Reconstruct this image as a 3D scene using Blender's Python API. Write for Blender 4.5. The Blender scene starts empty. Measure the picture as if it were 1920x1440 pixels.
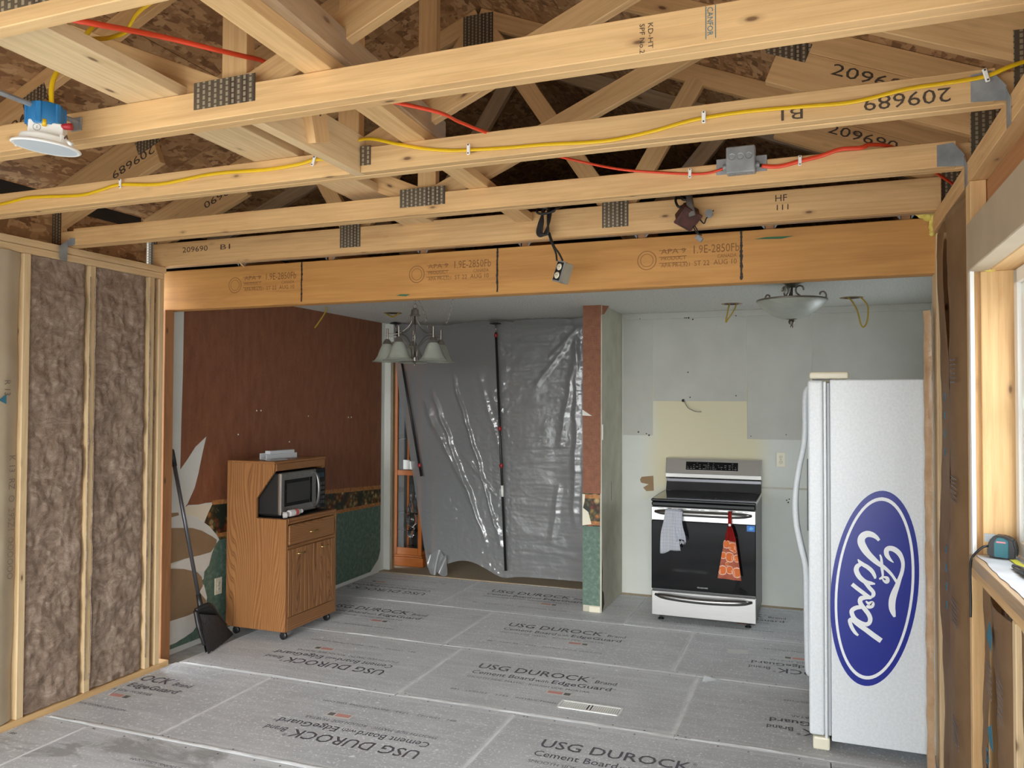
import bpy, bmesh, math, random
from mathutils import Vector, Matrix, noise
random.seed(7)
C = bpy.context.scene.collection
PI = math.pi
sc = bpy.context.scene

# ------------------------------------------------------------------ camera, sky, exposure
CAM = Vector((2.15755, -3.91002, 1.61695))
AX = (Vector((0.935137, 0.354267, 0.003694)), Vector((0.004846, -0.023216, 0.999719)), Vector((-0.354253, 0.934856, 0.023427)))
FPX = 1488.6
cam = bpy.data.objects.new('camera', bpy.data.cameras.new('camera')); C.objects.link(cam)
cam.data.sensor_width = 36.0; cam.data.lens = FPX / 1920 * 36.0; cam.data.clip_start = 0.05
cam.matrix_world = Matrix(((AX[0].x, AX[1].x, -AX[2].x, CAM.x), (AX[0].y, AX[1].y, -AX[2].y, CAM.y), (AX[0].z, AX[1].z, -AX[2].z, CAM.z), (0, 0, 0, 1)))
sc.camera = cam
w = bpy.data.worlds.new('overcast_sky'); sc.world = w; w.use_nodes = True
wn = w.node_tree.nodes; wl = w.node_tree.links
bg = wn['Background']
tcw = wn.new('ShaderNodeTexCoord'); sepw = wn.new('ShaderNodeSeparateXYZ'); rw = wn.new('ShaderNodeValToRGB')
wl.new(tcw.outputs['Generated'], sepw.inputs[0]); wl.new(sepw.outputs['Z'], rw.inputs[0])
rw.color_ramp.elements[0].position = 0.0; rw.color_ramp.elements[0].color = (0.45, 0.485, 0.51, 1)
rw.color_ramp.elements[1].position = 1.0; rw.color_ramp.elements[1].color = (1.20, 1.29, 1.37, 1)
wl.new(rw.outputs[0], bg.inputs[0]); bg.inputs[1].default_value = 4.2
sun = bpy.data.objects.new('hazy_sun', bpy.data.lights.new('hazy_sun', 'SUN')); C.objects.link(sun)
sun.data.energy = 1.45; sun.data.angle = math.radians(28); sun.data.color = (1.0, 1.0, .98)
sun.rotation_euler = Vector((-.17, 1, -.15)).to_track_quat('-Z', 'Y').to_euler()
vs = sc.view_settings
vs.view_transform = 'Standard'; vs.look = 'None'; vs.gamma = 1.0; vs.use_curve_mapping = False
vs.exposure = 0.8
sc.cycles.max_bounces = 10; sc.cycles.diffuse_bounces = 6; sc.cycles.transparent_max_bounces = 12

def P(ax, v, x, y):
    """world point where the sight line of photo pixel (x,y) meets the plane axis ax = v (measuring aid)"""
    d = AX[0] * ((x - 960) / FPX) - AX[1] * ((y - 720) / FPX) + AX[2]
    return CAM + d * ((v - CAM[ax]) / d[ax])

# ------------------------------------------------------------------ materials
def newmat(name, col=(.8, .8, .8), rough=.6, metal=0., **kw):
    m = bpy.data.materials.new(name); m.use_nodes = True
    b = m.node_tree.nodes['Principled BSDF']
    b.inputs['Base Color'].default_value = (*col, 1); b.inputs['Roughness'].default_value = rough; b.inputs['Metallic'].default_value = metal
    for k, v in kw.items(): b.inputs[k].default_value = v
    return m
class NT:
    def __init__(s, m): s.m = m; s.n = m.node_tree.nodes; s.l = m.node_tree.links; s.b = s.n['Principled BSDF']
    def new(s, t, **kw):
        n = s.n.new('ShaderNode' + t)
        for k, v in kw.items():
            if hasattr(n, k): setattr(n, k, v)
            else: n.inputs[k].default_value = v
        return n
    def link(s, a, b): s.l.new(a, b)
    def coord(s, scale=(1, 1, 1), rot=(0, 0, 0), rnd=True, out='Object'):
        tc = s.new('TexCoord'); mp = s.new('Mapping'); mp.inputs['Scale'].default_value = scale; mp.inputs['Rotation'].default_value = rot
        if rnd:
            oi = s.new('ObjectInfo'); cx = s.new('VectorMath', operation='SCALE'); ad = s.new('VectorMath', operation='ADD')
            cb = s.new('CombineXYZ'); s.link(oi.outputs['Random'], cb.inputs[0]); s.link(oi.outputs['Random'], cb.inputs[1]); s.link(oi.outputs['Random'], cb.inputs[2])
            s.link(cb.outputs[0], cx.inputs[0]); cx.inputs['Scale'].default_value = 37.3
            s.link(tc.outputs[out], ad.inputs[0]); s.link(cx.outputs[0], ad.inputs[1]); s.link(ad.outputs[0], mp.inputs[0])
        else: s.link(tc.outputs[out], mp.inputs[0])
        return mp.outputs[0]
    def noise(s, vec, scale, detail=4, rough=.55, dist=0.):
        n = s.new('TexNoise'); s.link(vec, n.inputs['Vector']); n.inputs['Scale'].default_value = scale; n.inputs['Detail'].default_value = detail
        n.inputs['Roughness'].default_value = rough; n.inputs['Distortion'].default_value = dist
        return n.outputs[0]
    def ramp(s, fac, stops):
        r = s.new('ValToRGB'); e = r.color_ramp.elements
        while len(e) > 1: e.remove(e[-1])
        e[0].position, e[0].color = stops[0][0], (*stops[0][1], 1) if len(stops[0][1]) == 3 else stops[0][1]
        for p, c in stops[1:]:
            k = e.new(p); k.color = (*c, 1)
        s.link(fac, r.inputs[0]); return r.outputs[0]
    def mix(s, fac, a, b, mode='MIX'):
        n = s.new('MixRGB', blend_type=mode)
        for inp, v in ((n.inputs[0], fac), (n.inputs[1], a), (n.inputs[2], b)):
            if isinstance(v, (int, float)): inp.default_value = v
            elif isinstance(v, tuple): inp.default_value = (*v, 1)
            else: s.link(v, inp)
        return n.outputs[0]
    def math(s, op, a, b=None):
        n = s.new('Math', operation=op)
        for i, v in enumerate((a, b)):
            if v is None: continue
            if isinstance(v, (int, float)): n.inputs[i].default_value = v
            else: s.link(v, n.inputs[i])
        return n.outputs[0]
    def base(s, c): s.link(c, s.b.inputs['Base Color'])
    def bump(s, h, st=.3, dist=.01):
        b = s.new('Bump'); b.inputs['Strength'].default_value = st; b.inputs['Distance'].default_value = dist
        s.link(h, b.inputs['Height']); s.link(b.outputs[0], s.b.inputs['Normal'])
def G(c): return tuple(((x / 255) / 12.92 if x / 255 <= .04045 else ((x / 255 + .055) / 1.055) ** 2.4) for x in c)

def wood(name, base, dark, knot=(.16, .08, .035), ring=.22, rough=.62, kn=True, s=1.0, stain=None):
    m = newmat(name, base, rough); t = NT(m)
    v = t.coord((1.0 * s, 9 * s, 9 * s))
    n1 = t.noise(v, 2.2, 5, .55, .6)
    c = t.ramp(n1, [(.28, tuple(.55 * a_ + .45 * b_ for a_, b_ in zip(dark, base))), (.5, base), (.72, tuple(min(1, x * 1.08) for x in base))])
    v2 = t.coord((2.2 * s, 60 * s, 60 * s))
    n2 = t.noise(v2, 2.0, 3, .6, .2)
    f = t.ramp(n2, [(.35, (1, 1, 1)), (.62, (.80, .76, .70))])
    c = t.mix(.45, c, f, 'MULTIPLY')
    wv = t.new('TexWave', wave_type='BANDS', bands_direction='Y'); v3 = t.coord((.35 * s, 5.5 * s, 5.5 * s))
    t.link(v3, wv.inputs['Vector']); wv.inputs['Scale'].default_value = 2.2; wv.inputs['Distortion'].default_value = 5.5; wv.inputs['Detail'].default_value = 2; wv.inputs['Detail Scale'].default_value = .7
    r = t.ramp(wv.outputs[0], [(.55, (1, 1, 1)), (.93, (.72, .60, .46)), (1., (.9, .85, .8))])
    c = t.mix(ring, c, r, 'MULTIPLY')
    if kn:
        vo = t.new('TexVoronoi'); v4 = t.coord((4.2, 11, 11)); t.link(v4, vo.inputs['Vector']); vo.inputs['Scale'].default_value = 1.0
        k = t.ramp(vo.outputs['Distance'], [(.05, (.95, .95, .95)), (.085, (.25, .25, .25)), (.16, (0, 0, 0))])
        c = t.mix(k, c, knot)
    if stain:
        n5 = t.noise(t.coord((1.2, 3, 3)), 1.7, 4, .6)
        k = t.ramp(n5, [(.52, (0, 0, 0)), (.68, (1, 1, 1))]); c = t.mix(k, c, stain)
    oi = t.new('ObjectInfo'); tint = t.ramp(oi.outputs['Random'], [(0, (.84, .82, .78)), (.5, (1, .98, .95)), (1, (.95, .89, .82))])
    c = t.mix(.8, c, tint, 'MULTIPLY')
    t.base(c); t.bump(n2, .12, .002)
    return m
PINE = wood('pine_wood', G((224, 187, 135)), G((196, 152, 102)))
PINE_PALE = wood('pale_pine_wood', G((226, 200, 158)), G((198, 166, 118)), ring=.25)
PINE_GREY = wood('weathered_pine_wood', G((186, 160, 128)), G((140, 112, 84)), stain=(.36, .31, .27))
LVL = wood('laminated_beam_wood', G((200, 148, 82)), G((168, 114, 56)), ring=.3, kn=False, s=.7)
FIR = wood('brown_fir_wood', G((184, 134, 92)), G((150, 104, 70)), ring=.3)
def oak(name, base, dark):
    m = newmat(name, base, .42); t = NT(m)
    warp = t.noise(t.coord((.55, 4.0, 4.0)), 1.3, 1, .4); v = t.coord((.3, 10, 10))
    ad = t.new('VectorMath', operation='ADD'); cb = t.new('CombineXYZ'); k = t.math('MULTIPLY', warp, 3.4); t.link(k, cb.inputs[1]); t.link(k, cb.inputs[2]); t.link(v, ad.inputs[0]); t.link(cb.outputs[0], ad.inputs[1])
    wv = t.new('TexWave', wave_type='BANDS', bands_direction='Y'); t.link(ad.outputs[0], wv.inputs['Vector']); wv.inputs['Scale'].default_value = 1.7; wv.inputs['Distortion'].default_value = .8; wv.inputs['Detail'].default_value = 3; wv.inputs['Detail Scale'].default_value = 1.2
    c = t.ramp(wv.outputs[0], [(.25, base), (.62, tuple(.88 * a_ + .12 * b_ for a_, b_ in zip(base, dark))), (.88, tuple(.15 * a_ + .85 * b_ for a_, b_ in zip(base, dark))), (.97, tuple(.75 * a_ + .25 * b_ for a_, b_ in zip(base, dark)))])
    n2 = t.noise(t.coord((3, 110, 110)), 2.0, 3, .6, .2); c = t.mix(.6, c, t.ramp(n2, [(.38, (1, 1, 1)), (.62, (.74, .68, .6))]), 'MULTIPLY')
    t.base(c); t.bump(n2, .1, .001); return m
OAK = oak('oak_veneer', G((158, 110, 66)), G((98, 58, 26)))
OAKC = wood('cabinet_oak', G((176, 102, 44)), G((140, 76, 30)), ring=.3, kn=False, rough=.4)

def osb():
    m = newmat('oriented_strand_board', rough=.75); t = NT(m)
    cols = []
    for rot, sc_ in (((0, 0, .5), (6, 24, 24)), ((.2, 0, 2.0), (7, 22, 22)), ((0, .3, 1.2), (5, 26, 24))):
        v = t.coord(sc_, rot); vo = t.new('TexVoronoi'); t.link(v, vo.inputs['Vector']); vo.inputs['Scale'].default_value = 1
        bw = t.new('SeparateColor'); t.link(vo.outputs['Color'], bw.inputs[0])
        cols.append(t.ramp(bw.outputs[0], [(0, G((118, 84, 54))), (.25, G((150, 110, 72))), (.6, G((172, 132, 90))), (1, G((196, 158, 114)))]))
    n = t.noise(t.coord((1, 1, 1)), 14, 2); n2 = t.noise(t.coord((1, 1, 1), (0, 0, 1)), 19, 2)
    c = t.mix(t.ramp(n, [(.47, (0, 0, 0)), (.53, (1, 1, 1))]), cols[0], cols[1]); c = t.mix(t.ramp(n2, [(.5, (0, 0, 0)), (.55, (1, 1, 1))]), c, cols[2])
    n3 = t.noise(t.coord((6, 26, 26), (0, 0, .8)), 1.6, 3, .6)
    c = t.mix(t.ramp(n3, [(.66, (0, 0, 0)), (.70, (.7, .7, .7))]), c, G((84, 58, 36)))
    t.base(c); t.bump(n3, .25, .004); return m
OSB = osb()

def mottled(name, c1, c2, scale=6, rough=.7, bs=.0, bd=.004, detail=6, lo=.3, hi=.7, bscale=None, sx=(1, 1, 1), metal=0.):
    m = newmat(name, c1, rough, metal); t = NT(m); v = t.coord(sx)
    n = t.noise(v, scale, detail); t.base(t.ramp(n, [(lo, c1), (hi, c2)]))
    if bs:
        h = n if bscale is None else t.noise(v, bscale, 3); t.bump(h, bs, bd)
    return m
WOOL = None
def wool():
    m = newmat('mineral_wool', rough=.95); t = NT(m)
    v = t.coord((1, 1, 1.3)); a = t.noise(v, 8, 9, .7, 2.4); b = t.noise(v, 52, 6, .65, 3.0)
    c = t.ramp(a, [(.30, G((124, 104, 88))), (.5, G((158, 136, 118))), (.7, G((192, 172, 154)))])
    c = t.mix(.6, c, t.ramp(b, [(.3, (.74, .70, .67)), (.6, (1, 1, 1))]), 'MULTIPLY'); t.base(c)
    t.bump(b, .7, .008); return m
WOOL = wool()
KRAFT = mottled('kraft_paper', G((164, 128, 90)), G((184, 148, 108)), 5, .55, .3, .006)
KRAFT_L = mottled('dusty_kraft_paper', G((176, 158, 132)), G((190, 174, 148)), 4, .7, .2, .006)
DRYWALL = mottled('drywall_white', G((214, 216, 208)), G((224, 226, 220)), 4, .8)
DRYBROWN = mottled('drywall_brown_paper', G((146, 120, 90)), G((158, 132, 100)), 7, .85)
BACKING = mottled('paper_backing', G((222, 220, 210)), G((236, 235, 228)), 6, .8)
def wallpaper_top():
    m = newmat('rust_wallpaper', rough=.6); t = NT(m)
    v = t.coord((1, 1, 1), rnd=False)
    wv = t.new('TexWave', wave_type='BANDS', bands_direction='Y'); t.link(v, wv.inputs['Vector']); wv.inputs['Scale'].default_value = 18; wv.inputs['Distortion'].default_value = .2
    wv2 = t.new('TexWave', wave_type='BANDS', bands_direction='X'); t.link(v, wv2.inputs['Vector']); wv2.inputs['Scale'].default_value = 18; wv2.inputs['Distortion'].default_value = .2
    n = t.noise(t.coord((4, 4, 1.2), rnd=False), 5, 6); n2 = t.noise(v, 60, 3)
    c = t.ramp(n, [(.3, G((130, 80, 55))), (.7, G((152, 97, 68)))])
    k = t.math('MULTIPLY', wv.outputs[0], wv2.outputs[0])
    c = t.mix(.22, c, t.ramp(k, [(.0, (.72, .66, .62)), (.5, (1, 1, 1))]), 'MULTIPLY')
    c = t.mix(.5, c, t.ramp(n2, [(.3, (.8, .78, .76)), (.6, (1.05, 1.05, 1.05))]), 'MULTIPLY')
    t.base(c); t.bump(n2, .15, .002); return m
PAPER_TOP = wallpaper_top()
def wallpaper_low():
    m = newmat('green_wallpaper', rough=.6); t = NT(m); v = t.coord((1, 1, 1), rnd=False)
    n = t.noise(v, 26, 7, .65); c = t.ramp(n, [(.3, G((72, 96, 82))), (.55, G((98, 122, 108))), (.75, G((132, 154, 138)))]); t.base(c); return m
PAPER_LOW = wallpaper_low()
def border_print():
    m = newmat('fruit_border', rough=.55); t = NT(m); v = t.coord((1, 1, 1), rnd=False)
    vo = t.new('TexVoronoi'); t.link(v, vo.inputs['Vector']); vo.inputs['Scale'].default_value = 26
    s = t.new('SeparateColor'); t.link(vo.outputs['Color'], s.inputs[0])
    c = t.ramp(s.outputs[0], [(0, G((70, 64, 46))), (.32, G((96, 90, 56))), (.5, G((150, 58, 44))), (.66, G((190, 136, 66))), (.8, G((92, 104, 66))), (1, G((214, 176, 124)))])
    d = t.ramp(vo.outputs['Distance'], [(.2, (1.15, 1.15, 1.1)), (.75, (.22, .2, .16))]); c = t.mix(1, c, d, 'MULTIPLY')
    n = t.noise(v, 7, 4); c = t.mix(t.ramp(n, [(.5, (0, 0, 0)), (.6, (1, 1, 1))]), c, G((40, 46, 34)))
    t.base(c); return m
BORDER = border_print()
BAND = mottled('border_band', G((150, 86, 52)), G((196, 142, 80)), 40, .6)
def cement(wet=False):
    m = newmat('damp_cement_board' if wet else 'cement_board', rough=.55, **{'Sheen Weight': .2, 'Sheen Roughness': .5}); t = NT(m); v = t.coord((1, 1, 1)); vs_ = t.coord((1.2, 9, 1)); vg = t.coord((1, 1, 1), rnd=False, out='Generated')
    a = t.noise(v, 3.0, 8, .6); b = t.noise(vs_, 2.5, 6, .65, .4); f = t.noise(v, 85, 3)
    c = t.ramp(a, [(.3, G((160, 162, 165))), (.7, G((182, 184, 187)))])
    c = t.mix(t.ramp(b, [(.46, (0, 0, 0)), (.78, (.5, .5, .5))]), c, G((214, 216, 217)))
    c = t.mix(t.ramp(f, [(.57, (0, 0, 0)), (.68, (.7, .7, .7))]), c, G((236, 238, 239)))
    vo = t.new('TexVoronoi'); t.link(v, vo.inputs['Vector']); vo.inputs['Scale'].default_value = 5.2
    k = t.ramp(vo.outputs['Distance'], [(.03, (.9, .9, .9)), (.07, (0, 0, 0))]); c = t.mix(k, c, G((226, 228, 229)))
    # dusty, smoother reinforced long edges
    se = t.new('SeparateXYZ'); t.link(vg, se.inputs[0]); e = t.math('ABSOLUTE', t.math('SUBTRACT', se.outputs[1], .5)); e2 = t.math('ADD', e, t.math('MULTIPLY', t.math('SUBTRACT', b, .5), .04))
    k = t.ramp(e2, [(.44, (0, 0, 0)), (.452, (.6, .6, .6)), (.462, (.3, .3, .3)), (.485, (.3, .3, .3)), (.5, (.95, .95, .95))]); c = t.mix(k, c, G((206, 208, 210)))
    ex = t.math('ABSOLUTE', t.math('SUBTRACT', se.outputs[0], .5)); ex2 = t.math('ADD', ex, t.math('MULTIPLY', t.math('SUBTRACT', a, .5), .02))
    k = t.ramp(ex2, [(.487, (0, 0, 0)), (.497, (.6, .6, .6))]); c = t.mix(k, c, G((210, 212, 213)))
    if wet:
        q = t.noise(t.coord((1.3, 3.2, 1)), 1.6, 5, .6, .8); c = t.mix(t.ramp(q, [(.52, (0, 0, 0)), (.60, (.7, .7, .7))]), c, G((112, 110, 104)))
    t.base(c); t.bump(f, .12, .002); return m
CEMENT = cement(); CEMENTW = cement(True)
def steel(name, col=(.62, .6, .57), rough=.28, sx=(1, 1, 80)):
    m = newmat(name, col, rough, 1.0); t = NT(m); n = t.noise(t.coord(sx), 6, 3); t.base(t.ramp(n, [(.3, tuple(x * .9 for x in col)), (.7, col)])); return m
STEEL = steel('brushed_stainless', (.66, .65, .63), .3, (1, 60, 90))
NICKEL = newmat('brushed_nickel', (.34, .31, .28), .3, 1.0)
GALV = mottled('galvanised_steel', G((128, 131, 132)), G((164, 167, 168)), 14, .45, metal=.25)
def truss_plate():
    m = newmat('toothed_plate', rough=.45, metal=.5); t = NT(m); v = t.coord((1, 1, 1), rnd=False)
    se = t.new('SeparateXYZ'); t.link(v, se.inputs[0])
    col = t.math('MULTIPLY', se.outputs[0], 48); ci = t.math('FLOOR', col); cf = t.math('FRACT', col)
    half = t.math('MULTIPLY', t.math('MODULO', ci, 2), .5)
    # boards carry height on local Y or Z: use their sum, one of them is constant on the face
    rf = t.math('FRACT', t.math('ADD', t.math('MULTIPLY', t.math('ADD', se.outputs[1], se.outputs[2]), 62), half))
    a = t.math('LESS_THAN', t.math('ABSOLUTE', t.math('SUBTRACT', cf, .5)), .2); b = t.math('LESS_THAN', t.math('ABSOLUTE', t.math('SUBTRACT', rf, .5)), .36)
    k = t.math('MULTIPLY', a, b)
    stripe = t.mix(t.math('MODULO', ci, 2), G((104, 94, 80)), G((84, 74, 64)))
    t.base(t.mix(k, stripe, G((176, 164, 140)))); t.bump(k, .5, .003); return m
TPLATE = truss_plate()
BLACKPL = newmat('black_plastic', (.012, .012, .013), .42)
BLACKGL = newmat('black_glass', (.006, .006, .007), .06); BLACKGL.node_tree.nodes['Principled BSDF'].inputs['Specular IOR Level'].default_value = .32
WHITE = newmat('white_plastic', G((236, 236, 232)), .35)
CREAM = newmat('cream_plastic', G((228, 222, 200)), .4)
FRIDGEW = mottled('white_enamel', G((212, 218, 222)), G((224, 229, 232)), 90, .3, .12, .0015, 3)
YELLOW = newmat('yellow_cable', G((226, 184, 24)), .4)
RED = newmat('red_cable', G((226, 74, 44)), .4)
INK = newmat('dark_print', G((40, 38, 40)), .8); BOARDINK = newmat('board_print', G((92, 89, 97)), .8)
INKG = newmat('grey_print', G((116, 113, 118)), .85)
INKW = newmat('wood_stamp_ink', G((74, 60, 48)), .8)
INKO = newmat('faded_stamp_ink', G((138, 96, 54)), .8)
BLUE = newmat('blue_print', G((52, 110, 130)), .7)
DARKGAP = newmat('dark_underlayment', G((40, 40, 40)), .8)
PAINT = mottled('kitchen_wall_paint', G((196, 196, 180)), G((206, 205, 190)), 3, .7)
PLASTER = mottled('old_green_plaster', G((180, 178, 160)), G((204, 202, 186)), 5, .75)
def cloth(name, col, rough=.9): return newmat(name, col, rough)
CARPET = mottled('tan_carpet', G((150, 134, 110)), G((170, 154, 130)), 120, .95, .4, .004)

# ------------------------------------------------------------------ object helpers
W = {}
def link(name, me, mat=None, parent=None, M=None, smooth=False):
    o = bpy.data.objects.new(name, me); C.objects.link(o)
    M = M if M is not None else Matrix.Identity(4)
    if mat is not None and me is not None and len(me.materials) == 0: me.materials.append(mat)
    if parent is not None:
        o.parent = parent; o.matrix_parent_inverse = W[parent].inverted()
    o.matrix_basis = M; W[o] = M.copy()
    if smooth and me is not None:
        me.shade_smooth()
    return o
def tag(o, label=None, cat=None, group=None, kind=None):
    if label: o['label'] = label
    if cat: o['category'] = cat
    if group: o['group'] = group
    if kind: o['kind'] = kind
    return o
def thing(name, label, cat, loc=(0, 0, 0), group=None):
    return tag(link(name, None, None, None, Matrix.Translation(loc)), label, cat, group)
def struct(name, loc=(0, 0, 0)):
    return tag(link(name, None, None, None, Matrix.Translation(loc)), kind='structure')
def mk(bm, name='m'):
    me = bpy.data.meshes.new(name); bm.normal_update(); bm.to_mesh(me); bm.free(); return me
BOXC = {}
def box_me(d, bevel=.002, seg=1, mat=None):
    k = (tuple(round(x, 4) for x in d), bevel, seg, mat.name if mat else '')
    if k in BOXC: return BOXC[k]
    bm = bmesh.new(); bmesh.ops.create_cube(bm, size=1); bmesh.ops.scale(bm, vec=d, verts=bm.verts)
    if bevel > 0: bmesh.ops.bevel(bm, geom=bm.edges[:], offset=min(bevel, min(d) * .45), segments=seg, affect='EDGES', profile=.6)
    me = mk(bm, 'box'); BOXC[k] = me
    if mat: me.materials.append(mat)
    return me
def frame(x, y, z, o):
    return Matrix(((x[0], y[0], z[0], o[0]), (x[1], y[1], z[1], o[1]), (x[2], y[2], z[2], o[2]), (0, 0, 0, 1)))
def box(name, mat, lo, hi, parent=None, bevel=.002, along=None, seg=1, smooth=False):
    """axis-aligned box lo..hi; its local X (the grain) runs along the longest side or the axis given"""
    lo = Vector(lo); hi = Vector(hi); d = hi - lo; c = (lo + hi) / 2
    if along is None: along = max(range(3), key=lambda i: d[i])
    X = [Vector((1, 0, 0)), Vector((0, 1, 0)), Vector((0, 0, 1))]
    a = X[along]; b = X[(along + 1) % 3]; e = X[(along + 2) % 3]
    return link(name, box_me((d[along], d[(along + 1) % 3], d[(along + 2) % 3]), bevel, seg, mat), mat, parent, frame(a, b, e, c), smooth)
def board(name, mat, a, b, wid, thk, side, parent=None, bevel=.002):
    """board from a to b; thickness direction 'side', width perpendicular to it"""
    a = Vector(a); b = Vector(b); x = (b - a).normalized(); z = Vector(side); z = (z - x * z.dot(x)).normalized(); y = z.cross(x)
    return link(name, box_me(((b - a).length, wid, thk), bevel, 1, mat), mat, parent, frame(x, y, z, (a + b) / 2))
def poly(name, mat, pts, thick, nrm, parent=None):
    """flat sheet: world outline extruded by thick along nrm"""
    bm = bmesh.new(); n = Vector(nrm).normalized(); pts = [Vector(p) for p in pts]
    c = sum(pts, Vector()) / len(pts)
    v0 = [bm.verts.new(p - c) for p in pts]; v1 = [bm.verts.new(p - c + n * thick) for p in pts]
    k = len(pts); bm.faces.new(v0); bm.faces.new(v1[::-1])
    for i in range(k): bm.faces.new((v0[i], v0[(i + 1) % k], v1[(i + 1) % k], v1[i]))
    bmesh.ops.recalc_face_normals(bm, faces=bm.faces[:])
    return link(name, mk(bm), mat, parent, Matrix.Translation(c))
def sm(pts, n=6):
    """Catmull-Rom smoothing of a point list"""
    pts = [Vector(p) for p in pts]; out = []
    for i in range(len(pts) - 1):
        p0 = pts[max(i - 1, 0)]; p1 = pts[i]; p2 = pts[i + 1]; p3 = pts[min(i + 2, len(pts) - 1)]
        for j in range(n):
            t = j / n
            out.append(.5 * ((2 * p1) + (p2 - p0) * t + (2 * p0 - 5 * p1 + 4 * p2 - p3) * t * t + (3 * p1 - p0 - 3 * p2 + p3) * t ** 3))
    out.append(pts[-1]); return out
def tube_bm(bm, pts, r, n=8, flat=1.0, cap=True):
    pts = [Vector(p) for p in pts]; rings = []; up = Vector((0.13, .2, 1)).normalized(); prev = None
    for i, p in enumerate(pts):
        t = (pts[min(i + 1, len(pts) - 1)] - pts[max(i - 1, 0)]).normalized()
        if prev is None:
            s = t.cross(up)
            if s.length < .1: s = t.cross(Vector((1, 0, 0)))
        else: s = prev - t * prev.dot(t)
        s.normalize(); prev = s; u = s.cross(t)
        rr = r[i] if isinstance(r, (list, tuple)) else r
        rings.append([bm.verts.new(p + s * (rr * flat * math.cos(2 * PI * k / n)) + u * (rr * math.sin(2 * PI * k / n))) for k in range(n)])
    for a, b in zip(rings, rings[1:]):
        for k in range(n): bm.faces.new((a[k], a[(k + 1) % n], b[(k + 1) % n], b[k]))
    if cap: bm.faces.new(rings[0][::-1]); bm.faces.new(rings[-1])
def tube(name, mat, pts, r, parent=None, n=8, flat=1.0):
    bm = bmesh.new(); c = Vector(pts[0]); tube_bm(bm, [Vector(p) - c for p in pts], r, n, flat)
    bmesh.ops.recalc_face_normals(bm, faces=bm.faces[:])
    return link(name, mk(bm), mat, parent, Matrix.Translation(c), True)
def lathe_bm(bm, prof, n=28, M=None):
    rings = []
    for r, z in prof:
        rings.append([bm.verts.new((M @ Vector((r * math.cos(2 * PI * k / n), r * math.sin(2 * PI * k / n), z))) if M else Vector((r * math.cos(2 * PI * k / n), r * math.sin(2 * PI * k / n), z))) for k in range(n)])
    for a, b in zip(rings, rings[1:]):
        for k in range(n): bm.faces.new((a[k], a[(k + 1) % n], b[(k + 1) % n], b[k]))
    return rings
def lathe(name, mat, prof, M, parent=None, n=28, smooth=True, cap=(False, False)):
    bm = bmesh.new(); R = lathe_bm(bm, prof, n)
    if cap[0]: bm.faces.new(R[0])
    if cap[1]: bm.faces.new(R[-1])
    bmesh.ops.remove_doubles(bm, verts=bm.verts[:], dist=1e-5)
    bmesh.ops.recalc_face_normals(bm, faces=bm.faces[:])
    o = link(name, mk(bm), mat, parent, M if isinstance(M, Matrix) else Matrix.Translation(M))
    if smooth:
        o.data.shade_smooth()
        try: o.data.set_sharp_from_angle(angle=.7)
        except Exception: pass
    return o
def grid(name, mat, fn, nu, nv, parent=None, M=None, thick=0):
    """surface of fn(u,v), u,v in 0..1"""
    bm = bmesh.new(); V = [[bm.verts.new(fn(i / nu, j / nv)) for j in range(nv + 1)] for i in range(nu + 1)]
    for i in range(nu):
        for j in range(nv): bm.faces.new((V[i][j], V[i + 1][j], V[i + 1][j + 1], V[i][j + 1]))
    if thick: bmesh.ops.solidify(bm, geom=bm.faces[:], thickness=thick)
    bmesh.ops.recalc_face_normals(bm, faces=bm.faces[:])
    return link(name, mk(bm), mat, parent, M, True)
TXT = {}
def text_me(body, mat, align='LEFT', bold=0.):
    k = (body, mat.name, align, bold)
    if k not in TXT:
        cu = bpy.data.curves.new('t', 'FONT'); cu.body = body; cu.size = 1; cu.resolution_u = 2; cu.align_x = align; cu.offset = bold
        o = bpy.data.objects.new('t', cu); me = bpy.data.meshes.new_from_object(o); bpy.data.objects.remove(o)
        me.materials.clear(); me.materials.append(mat); TXT[k] = me
    return TXT[k]
def text(body, mat, org, xdir, ydir, width=None, height=.05, parent=None, name='printed_text', align='LEFT', bold=0., lift=.0008):
    """flat print: cap height 'height', overall width 'width', baseline start org"""
    me = text_me(body, mat, align, bold); xs = [v.co.x for v in me.vertices]; wd = max(xs) - min(xs)
    sy = height / .70; sx = (width / wd) if width else sy
    x = Vector(xdir).normalized(); y = Vector(ydir); y = (y - x * y.dot(x)).normalized(); z = x.cross(y)
    M = frame(x * sx, y * sy, z, Vector(org) + z * lift)
    o = link(name, me, mat, parent, M); return o
def nz(x, y, z=0., o=4): return noise.fractal(Vector((x, y, z)), 1.0, 2.0, o)
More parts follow.
